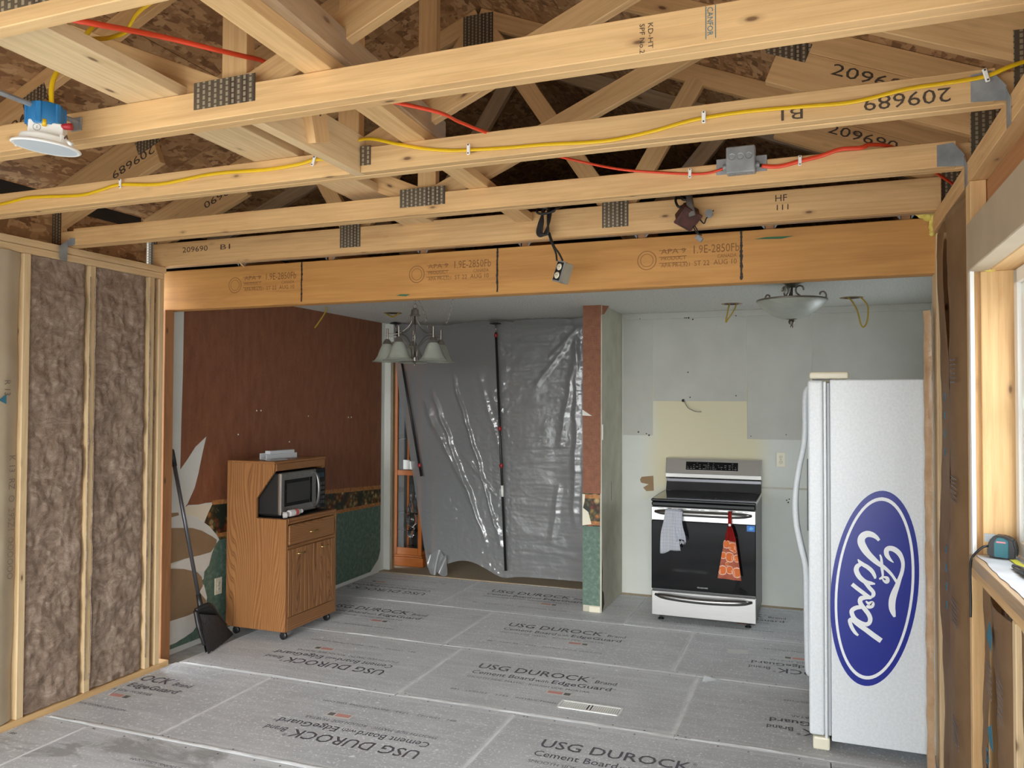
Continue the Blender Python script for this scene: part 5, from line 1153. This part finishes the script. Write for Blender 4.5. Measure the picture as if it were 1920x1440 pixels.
for x, w_ in ((.05, .045), (.12, .03), (.20, .06), (.29, .06), (.36, .03), (.42, .07), (.55, .06), (.62, .04), (.67, .03)):
    box('vent_slot', INK, (sx0 + x, sy - .0088, .835), (sx0 + x + w_, sy - .0078, .8385), door, 0)
text('FRIGIDAIRE', newmat('pale_lettering', G((190, 190, 190)), .5), (sx0 + .335, sy - .0046, .265), (1, 0, 0), (0, 0, 1), .075, .010, door)
sk = newmat('blue_sticker', G((22, 120, 214)), .4); poly('energy_sticker', sk, [(sx1 - .062, sy - .0046, .70), (sx1 - .006, sy - .0046, .70), (sx1 - .006, sy - .0046, .742), (sx1 - .062, sy - .0046, .742)], .0006, F, door)
poly('sticker_print', newmat('pale_blue', G((90, 180, 240)), .4), [(sx1 - .05, sy - .0056, .715), (sx1 - .03, sy - .0056, .708), (sx1 - .014, sy - .0056, .722), (sx1 - .034, sy - .0056, .735)], .0005, F, door)
box('control_rail', BLACKGL, (sx0 + .001, sy - .006, .85), (sx1 - .001, sy + .03, .884), sv, .008)
ctp = box('cooktop', BLACKGL, (sx0 - .003, sy - .008, .886), (sx1 + .003, 2.66, .906), sv, .006)
box('cooktop_rim', STEEL, (sx0 - .004, sy + .02, .8855), (sx0 - .0005, 2.66, .9075), ctp, .001); box('cooktop_rim', STEEL, (sx1 + .0005, sy + .02, .8855), (sx1 + .004, 2.66, .9075), ctp, .001)
for x, y, r in ((1.21, 2.2, .10), (1.59, 2.2, .115), (1.21, 2.5, .09), (1.59, 2.5, .08)):
    lathe('burner_ring', newmat('burner_print', (.03, .03, .03), .2) if x == 1.21 and y == 2.2 else bpy.data.materials['burner_print'], [(r, 0), (r + .003, 0)], Matrix.Translation((x, y, .9066)), ctp, 40)
# back guard: black lower slope, stainless control panel above
def prof_panel(name, mat, prof, par, x0=sx0, x1=sx1):
    bm = bmesh.new(); a = [bm.verts.new((x0 - 1.4, y, z)) for y, z in prof]; b = [bm.verts.new((x1 - 1.4, y, z)) for y, z in prof]; k = len(prof)
    bm.faces.new(a); bm.faces.new(b[::-1])
    for i in range(k): bm.faces.new((a[i], a[(i + 1) % k], b[(i + 1) % k], b[i]))
    bmesh.ops.recalc_face_normals(bm, faces=bm.faces[:]); bmesh.ops.bevel(bm, geom=bm.edges[:], offset=.002, segments=1, affect='EDGES')
    return link(name, mk(bm), mat, par, Matrix.Translation((1.4, 0, 0)))
SLOPE = newmat('black_enamel', (.10, .10, .11), .24, .8)
prof_panel('back_guard_lower', SLOPE, [(2.655, .907), (2.665, .925), (2.69, .975), (2.69, 1.0), (2.75, 1.0), (2.75, .907)], sv)
prof_panel('back_guard_lip', STEEL, [(2.665, 1.002), (2.655, 1.012), (2.652, 1.045), (2.75, 1.045), (2.75, 1.002)], sv, sx0 - .003, sx1 + .003)
bp = prof_panel('back_guard', STEEL, [(2.652, 1.047), (2.69, 1.163), (2.705, 1.168), (2.75, 1.168), (2.75, 1.047)], sv, sx0 - .003, sx1 + .003)
nd = Vector((0, .038, .116)).normalized(); nn = Vector((0, -.116, .038)).normalized()
def onp(x, s): return Vector((x, 2.652, 1.047)) + nd * s + nn * .0006
dsp = poly('display', BLACKGL, [onp(1.186, .030), onp(1.596, .030), onp(1.596, .098), onp(1.186, .098)], .0015, nn, bp)
PR = newmat('panel_print', G((150, 150, 150)), .6)
bm = bmesh.new()
for r in range(4):
    for x in (1.20, 1.225, 1.25, 1.275, 1.30, 1.33, 1.345, 1.365, 1.385, 1.405, 1.425, 1.445, 1.47, 1.50, 1.53, 1.555, 1.578):
        if random.random() < (.75 if r < 2 else .45):
            c = onp(x + random.uniform(-.003, .003), .042 + r * .015) + nn * .0016; wx = random.choice((.003, .005, .008)); 
            v = [bm.verts.new(c + Vector((sx_ * wx, 0, 0)) + nd * (sz_ * .0018)) for sx_, sz_ in ((-1, -1), (1, -1), (1, 1), (-1, 1))]; bm.faces.new(v)
tag(link('panel_legends', mk(bm), PR, bp), kind='stuff')
# ------------------------------------------------------------------ towels on the oven handle
def plaid():
    m = newmat('plaid_cloth', rough=.9); t = NT(m); uv = t.new('TexCoord'); s = t.new('SeparateXYZ'); t.link(uv.outputs['Object'], s.inputs[0])
    base = G((244, 245, 247)); c = base
    for ax_, sc_ in ((0, 46), (2, 42)):
        f = t.math('FRACT', t.math('MULTIPLY', s.outputs[ax_], sc_)); k = t.ramp(f, [(.0, (1, 1, 1)), (.10, (1, 1, 1)), (.16, (0, 0, 0)), (.5, (0, 0, 0)), (.56, (.35, .35, .35)), (.75, (.35, .35, .35)), (.8, (0, 0, 0))])
        c = t.mix(t.math('MULTIPLY', k, .5), c, G((160, 176, 214)))
    z = t.ramp(s.outputs[2], [(0, (0, 0, 0))]); t.base(c); n = t.noise(t.coord((1, 1, 1), rnd=False), 300, 2); t.bump(n, .2, .001); return m
PLAID = plaid()
tw = thing('plaid_towel', 'white and blue plaid dish towel draped over the oven handle', 'towel', (1.15, 1.975, .6))
hy = sy - .06
def towel(xa, xb, za, zb, skew, yo, sd, taper=0):
    def fn(u, v):
        z = za - (za - zb) * v; x = xa + (xb - xa) * u + skew * v + taper * v * (u - .5) * 2 + .006 * math.sin(v * 6 + sd)
        arch = .018 * max(0, 1 - v * 12) 
        y = hy - .022 + arch - yo - .012 * math.sin(u * PI * 3 + sd) * (.3 + .7 * v) + .006 * nz(x * 20, z * 12, sd)
        return Vector((x, y, z - (.018 * math.sin(u * 5 + sd) if v == 1 else 0)))
    return fn
towel_o = [grid('towel_panel', PLAID, towel(1.135, 1.245, .832, .535, -.015, .004, 1.0, .018), 22, 40, tw, None, .003), grid('towel_panel', PLAID, towel(1.205, 1.262, .828, .62, .02, .012, 2.3, .004), 12, 30, tw, None, .003)]
grid('towel_fold', PLAID, lambda u, v: Vector((1.137 + .122 * u, hy - .02 + .05 * v, .833 + .012 * math.sin(v * PI) - .01 * v)), 12, 8, tw, None, .003)
grid('towel_back', PLAID, lambda u, v: Vector((1.14 + .115 * u, hy + .032 + .004 * math.sin(u * 9), .825 - .16 * v)), 10, 10, tw, None, .003)
bm = bmesh.new()
for k in range(14):
    x = 1.222 + .06 * k / 13; a = Vector((x + .004, hy - .035, .618 + .004 * math.sin(k))); tube_bm(bm, [a, a + Vector((random.uniform(-.004, .008), 0, -.022))], .0012, 4)
tag(link('fringe', mk(bm), PLAID, tw), kind='stuff')
pt_ = thing('pumpkin_towel', 'orange pumpkin-print towel with red buttoned top hanging from the oven handle', 'towel', (1.62, 1.97, .4))
REDCL = mottled('red_terry', G((168, 30, 26)), G((190, 42, 36)), 60, .95, .4, .004); PINK = mottled('salmon_cloth', G((226, 128, 100)), G((236, 146, 116)), 30, .95)
xc = 1.60
def strap(u, v):
    z = .832 - .115 * v; return Vector((xc - .013 + .026 * u, hy - .02 - .006 * (1 - abs(2 * u - 1)), z))
grid('strap', REDCL, strap, 6, 12, pt_, None, .004)
grid('strap_loop', REDCL, lambda u, v: Vector((xc - .013 + .026 * u, hy - .02 + .05 * v, .833 + .012 * math.sin(v * PI))), 4, 8, pt_, None, .003)
lathe('button', WHITE, [(0, .004), (.007, .004), (.0095, .002), (.0095, 0)], Matrix.Translation((xc, hy - .034, .752)) @ Matrix.Rotation(PI / 2, 4, 'X'), pt_, 16)
def ht(u, v):
    z = .74 - .10 * v; h = .013 + .027 * v ** .8; return Vector((xc + (2 * u - 1) * h + .004 * v, hy - .026 - .008 * math.sin(u * PI * 3) - .004 * v, z))
grid('gathered_top', REDCL, ht, 14, 12, pt_, None, .005)
def yb_(x, z): return hy - .034 - .005 * math.sin((x - xc) * 60)
def low_(u, v):
    z = .645 - .275 * v; h = .040 + .042 * v; x = xc + .003 + (2 * u - 1) * h - .006 * v
    return Vector((x, yb_(x, z), z - .008 * u))
grid('printed_panel', PINK, low_, 24, 30, pt_, None, .004)
PUMP = newmat('pumpkin_print', G((218, 116, 62)), .95); PUML = newmat('pumpkin_outline', G((250, 214, 190)), .95)
bm = bmesh.new(); bm2 = bmesh.new()
for px_, pz, r in ((-.022, .615, .026), (.02, .60, .028), (.0, .525, .032), (-.045, .535, .022), (.05, .52, .024), (-.05, .43, .03), (.0, .435, .026), (.05, .42, .032), (-.02, .475, .012), (.035, .572, .012)):
    for lobe in (-.55, 0, .55):
        for (b_, rr, dy) in ((bm2, 1.2, .0012), (bm, 1.0, .002)):
            n = 12; vv = []
            for k in range(n):
                a = 2 * PI * k / n; x = xc + px_ + r * .62 * lobe + r * .48 * rr * math.cos(a); z = pz + r * rr * math.sin(a) * (1 if lobe == 0 else .92)
                h = .040 + .042 * (.645 - z) / .275; x = max(xc - h, min(xc + h - .003, x)); z = max(.372, min(.642, z))
                vv.append(b_.verts.new((x, yb_(x, z) - .0045 - dy - (.0005 if lobe == 0 else 0), z)))
            b_.faces.new(vv)
link('pumpkin_outlines', mk(bm2), PUML, pt_); link('pumpkin_shapes', mk(bm), PUMP, pt_)

# ------------------------------------------------------------------ refrigerator
fr = thing('refrigerator', 'white side-by-side refrigerator with a big blue oval script emblem on its side', 'refrigerator', (2.55, .55, 0))
FY0, FY1 = .10, 1.01
box('cabinet', FRIDGEW, (2.232, FY0, .05), (2.93, FY1, 1.73), fr, .006, seg=2)
box('door_gasket', newmat('grey_gasket', G((176, 180, 184)), .5), (2.217, FY0 + .012, .07), (2.231, FY1 - .012, 1.715), fr, .002)
box('seam_strip', FRIDGEW, (2.203, FY0 - .001, .06), (2.216, FY1, 1.722), fr, .003)
for a, b in ((FY0 - .004, .47), (.476, FY1 + .002)):
    dd = box('door', FRIDGEW, (2.135, a, .07), (2.202, b, 1.728), fr, .014, seg=3)
box('base_grille', CREAM, (2.15, FY0 + .002, .002), (2.225, FY1, .062), fr, .01, seg=2)
for k in range(14): box('grille_slot', INK, (2.1492, .20 + k * .055, .02), (2.1505, .235 + k * .055, .045), fr, 0)
for y in (FY0 + .01, FY1 - .10): box('hinge_cover', CREAM, (2.142, y - .01, 1.734), (2.315, y + .075, 1.768), fr, .012, seg=3, smooth=True)
box('hinge_pin', DARKM, (2.155, FY0 + .005, 1.729), (2.24, FY0 + .06, 1.733), fr, 0)
for y, s in ((.432, 1), (.514, 1)):
    pts = [(2.140, y, 1.70), (2.122, y, 1.66), (2.120, y, 1.50), (2.112, y, 1.40), (2.090, y, 1.29), (2.074, y, 1.18), (2.070, y, 1.08), (2.078, y, .98), (2.098, y, .88), (2.116, y, .80), (2.122, y, .70), (2.124, y, .45), (2.128, y, .27), (2.140, y, .245)]
    tube('door_handle', FRIDGEW, sm(pts, 6), .015, fr, 10)
    box('handle_recess', DARKM, (2.128, y - .014, .97), (2.1345, y + .014, 1.33), fr, .002)
# emblem
em_y = FY0 - .0006
EB = newmat('emblem_blue', G((20, 38, 140)), .25); EW = newmat('emblem_white', G((232, 236, 238)), .35)
def epx(pts): return [P(1, FY0, x, y) for x, y in pts]
ec = Vector((2.415, FY0, .772)); tl_ = .045
def ell(a, b, n=72, dy=0):
    return [ec + Vector((b * math.cos(2 * PI * k / n) + tl_ * 2.0 * a * math.sin(2 * PI * k / n), -dy, a * math.sin(2 * PI * k / n))) for k in range(n)]
em = poly('oval_emblem', EB, ell(.448, .182), .0008, F, fr)
bm = bmesh.new(); A_ = ell(.418, .163, 72, .0012); B_ = ell(.402, .152, 72, .0012)
va = [bm.verts.new(p) for p in A_]; vb = [bm.verts.new(p) for p in B_]
for k in range(72): bm.faces.new((va[k], va[(k + 1) % 72], vb[(k + 1) % 72], vb[k]))
link('emblem_ring', mk(bm), EW, em)
# script strokes, traced on the side panel: (x, y, width) in a 6x enlargement whose corner is (1570, 980)
STROKES = [
 [(470, 200, 30), (440, 165, 44), (390, 135, 60), (330, 128, 72), (280, 160, 80), (268, 215, 84), (295, 280, 82), (345, 350, 72), (410, 415, 62), (470, 465, 50), (530, 505, 40), (590, 560, 34), (630, 610, 30), (668, 668, 30)],
 [(632, 448, 8), (590, 410, 34), (556, 360, 52), (553, 310, 56), (585, 288, 56), (640, 300, 58), (695, 345, 56), (728, 410, 46), (738, 480, 40), (725, 560, 42), (700, 630, 46), (672, 710, 58), (640, 790, 72), (618, 870, 78), (615, 950, 74), (628, 1010, 56), (645, 1060, 24)],
 [(478, 358, 16), (492, 395, 24), (498, 450, 32), (502, 510, 34), (508, 560, 28), (510, 600, 24), (495, 622, 26), (470, 632, 20)],
 [(505, 615, 16), (530, 612, 24), (560, 625, 40), (565, 655, 44), (548, 665, 40), (520, 650, 22), (505, 622, 14)],
 [(230, 410, 10), (252, 440, 34), (290, 470, 44), (340, 500, 46), (390, 545, 46), (420, 600, 36), (425, 630, 18)],
 [(275, 462, 36), (230, 485, 52), (212, 530, 56), (235, 590, 56), (280, 640, 52), (330, 670, 46), (380, 680, 38), (425, 688, 14)],
 [(165, 690, 44), (220, 735, 44), (280, 780, 44), (340, 825, 42), (390, 845, 20)],
 [(310, 665, 44), (360, 730, 44), (400, 775, 44), (405, 810, 44), (385, 835, 30)],
 [(378, 850, 20), (320, 842, 40), (270, 850, 54), (255, 885, 52), (275, 930, 50), (320, 985, 50), (355, 1035, 50), (370, 1085, 50), (355, 1130, 46), (320, 1155, 30)],
 [(320, 880, 14), (350, 905, 34), (390, 905, 50), (385, 935, 50), (350, 945, 38), (328, 930, 22)],
 [(275, 945, 44), (210, 955, 48), (165, 985, 50), (165, 1025, 50), (195, 1080, 50), (250, 1120, 50), (310, 1140, 44), (345, 1130, 36)],
 [(200, 1082, 34), (145, 1090, 44), (145, 1130, 42), (170, 1190, 40), (205, 1240, 34), (235, 1265, 22)],
 [(165, 1090, 40), (240, 1145, 52), (320, 1200, 56), (400, 1260, 58), (470, 1310, 58), (493, 1326, 56)],
]
bm = bmesh.new()
def s2(x, y): return P(1, FY0, 1570 + x / 6, 980 + y / 6) + Vector((0, -.0016, 0))
for si_, st_ in enumerate(STROKES):
    cs = sm([Vector((x, y, wv)) for x, y, wv in st_], 8); L_, R_ = [], []
    for i, c in enumerate(cs):
        d = cs[min(i + 1, len(cs) - 1)] - cs[max(i - 1, 0)]; d = Vector((d.x, d.y)).normalized(); n = Vector((-d.y, d.x)); wv = max(3, c.z) / 2
        dz_ = Vector((0, -.00025 * si_, 0)); L_.append(bm.verts.new(s2(c.x + n.x * wv, c.y + n.y * wv) + dz_)); R_.append(bm.verts.new(s2(c.x - n.x * wv, c.y - n.y * wv) + dz_))
    for i in range(len(cs) - 1): bm.faces.new((L_[i], L_[i + 1], R_[i + 1], R_[i]))
link('emblem_script', mk(bm), EW, em)
# ------------------------------------------------------------------ floor vent and loose bits
fv = thing('floor_register', 'white slotted floor register set into the cement boards', 'vent', (1.04, .205, 0))
a, b = Vector((.885, .245, 0)), Vector((1.205, .17, 0)); 
box('register_duct', INK, (.885, .165, -.002), (1.205, .25, .0012), fv, 0)
for lo, hi in (((.875, .152, .0012), (1.215, .168, .006)), ((.875, .248, .0012), (1.215, .264, .006)), ((.875, .152, .0012), (.888, .264, .006)), ((1.202, .152, .0012), (1.215, .264, .006)), ((1.04, .168, .0012), (1.05, .248, .005))): box('register_frame', WHITE, lo, hi, fv, .001)
me = box_me((.08, .0088, .0015), 0, 1, WHITE)
for k in range(26):
    x = .896 + k * .0119
    if abs(x - 1.045) > .008: link('louvre', me, WHITE, fv, Matrix.Translation((x, .208, .0035)) @ Matrix.Rotation(PI / 2, 4, 'Z') @ Matrix.Rotation(.3, 4, 'X'))
tag(poly('paper_label', newmat('paper_white', G((206, 206, 204)), .8), [P(2, .0012, x, y) for x, y in ((1366, 1217), (1402, 1219), (1402, 1226), (1364, 1224))], .0006, (0, 0, 1)), 'small white paper label lying flat on the floor near the stove', 'label')
ttp = thing('torn_tape', 'curled scrap of white mesh tape standing up from the floor joint', 'tape', P(2, 0, 1326, 1270))
a_ = P(2, .002, 1316, 1279); b_ = P(2, .002, 1342, 1277)
grid('tape_scrap', STRIP, lambda u, v: a_.lerp(b_, u) + Vector((.01 * v, .02 * v, .035 * v * (1 - u * .9) + .001)), 10, 4, ttp, None, .0008)
tag(poly('paper_scrap', STRIP, [P(2, .0015, x, y) for x, y in ((202, 1302), (222, 1290), (221, 1293), (205, 1303))], .001, (0, 0, 1)), 'thin curled scrap on the floor beside the left wall', 'scrap')
# ------------------------------------------------------------------ tape measure and tool on the window sill
tm = thing('tape_measure', 'teal and black tape measure with a wrist strap on the window sill', 'tape measure', P(2, 1.127, 1885, 1045))
tb = P(2, 1.127, 1879, 1046); Tm = Matrix.Translation((tb.x, tb.y, 1.127)) @ Matrix.Rotation(-.38, 4, 'Z')
TEAL = newmat('teal_plastic', G((26, 98, 108)), .4)
def tmp(name, mat, pts, y0, y1, bv=.004):
    bm = bmesh.new(); a = [bm.verts.new((x, y0, z)) for x, z in pts]; b = [bm.verts.new((x, y1, z)) for x, z in pts]; k = len(pts)
    bm.faces.new(a); bm.faces.new(b[::-1])
    for i in range(k): bm.faces.new((a[i], a[(i + 1) % k], b[(i + 1) % k], b[i]))
    bmesh.ops.recalc_face_normals(bm, faces=bm.faces[:]); bmesh.ops.bevel(bm, geom=bm.edges[:], offset=bv, segments=2, affect='EDGES')
    return link(name, mk(bm), mat, tm, Tm)
tmp('case', BLACKPL, [(-.036, .002), (.04, .001), (.043, .03), (.036, .06), (.012, .072), (-.018, .072), (-.034, .052), (-.04, .02)], -.02, .025)
tmp('case_face', TEAL, [(-.018, .004), (.022, .004), (.022, .058), (.008, .066), (-.008, .066), (-.018, .05)], -.025, -.0195, .002)
tmp('case_badge', newmat('badge_red', G((206, 130, 140)), .4), [(-.012, .050), (.016, .050), (.014, .055), (-.010, .055)], -.0262, -.0245, .0003)
tmp('belt_clip', GALV, [(-.05, .045), (-.018, .05), (-.018, .073), (-.05, .072)], .0, .006, .001)
tube('wrist_strap', BLACKPL, sm([Tm @ Vector((-.034, -.01, .035)), Tm @ Vector((-.05, -.03, .03)), Vector((XRF - .014, tb.y + .005, 1.118)), Vector((XRF - .018, tb.y + .01, 1.07)), Vector((XRF - .018, tb.y + .005, .97)), Vector((XRF - .02, tb.y, .93))], 6), .004, tm, 7)
box('tape_blade', newmat('yellow_blade', G((226, 226, 80)), .4), (tb.x + .015, tb.y - .20, 1.1275), (tb.x + .035, tb.y - .03, 1.129), tm, 0)
tl2 = thing('hand_tool', 'dark metal hand tool lying on the sill at the picture edge', 'tool', (2.69, -1.27, 1.128))
q0 = P(2, 1.133, 1901, 1062); q1 = P(2, 1.133, 1922, 1072)
tube('tool_jaw', DARKM, sm([q0, q0.lerp(q1, .5) + Vector((0, 0, .003)), q1 + Vector((.02, -.03, 0))], 5), .007, tl2, 8); tube('tool_jaw', DARKM, sm([P(2, 1.133, 1905, 1067), P(2, 1.133, 1915, 1072), P(2, 1.133, 1922, 1074)], 5), .006, tl2, 8)
tube('tool_body', BLACKPL, [P(2, 1.137, 1918, 1071), P(2, 1.137, 1934, 1080)], .010, tl2, 10)
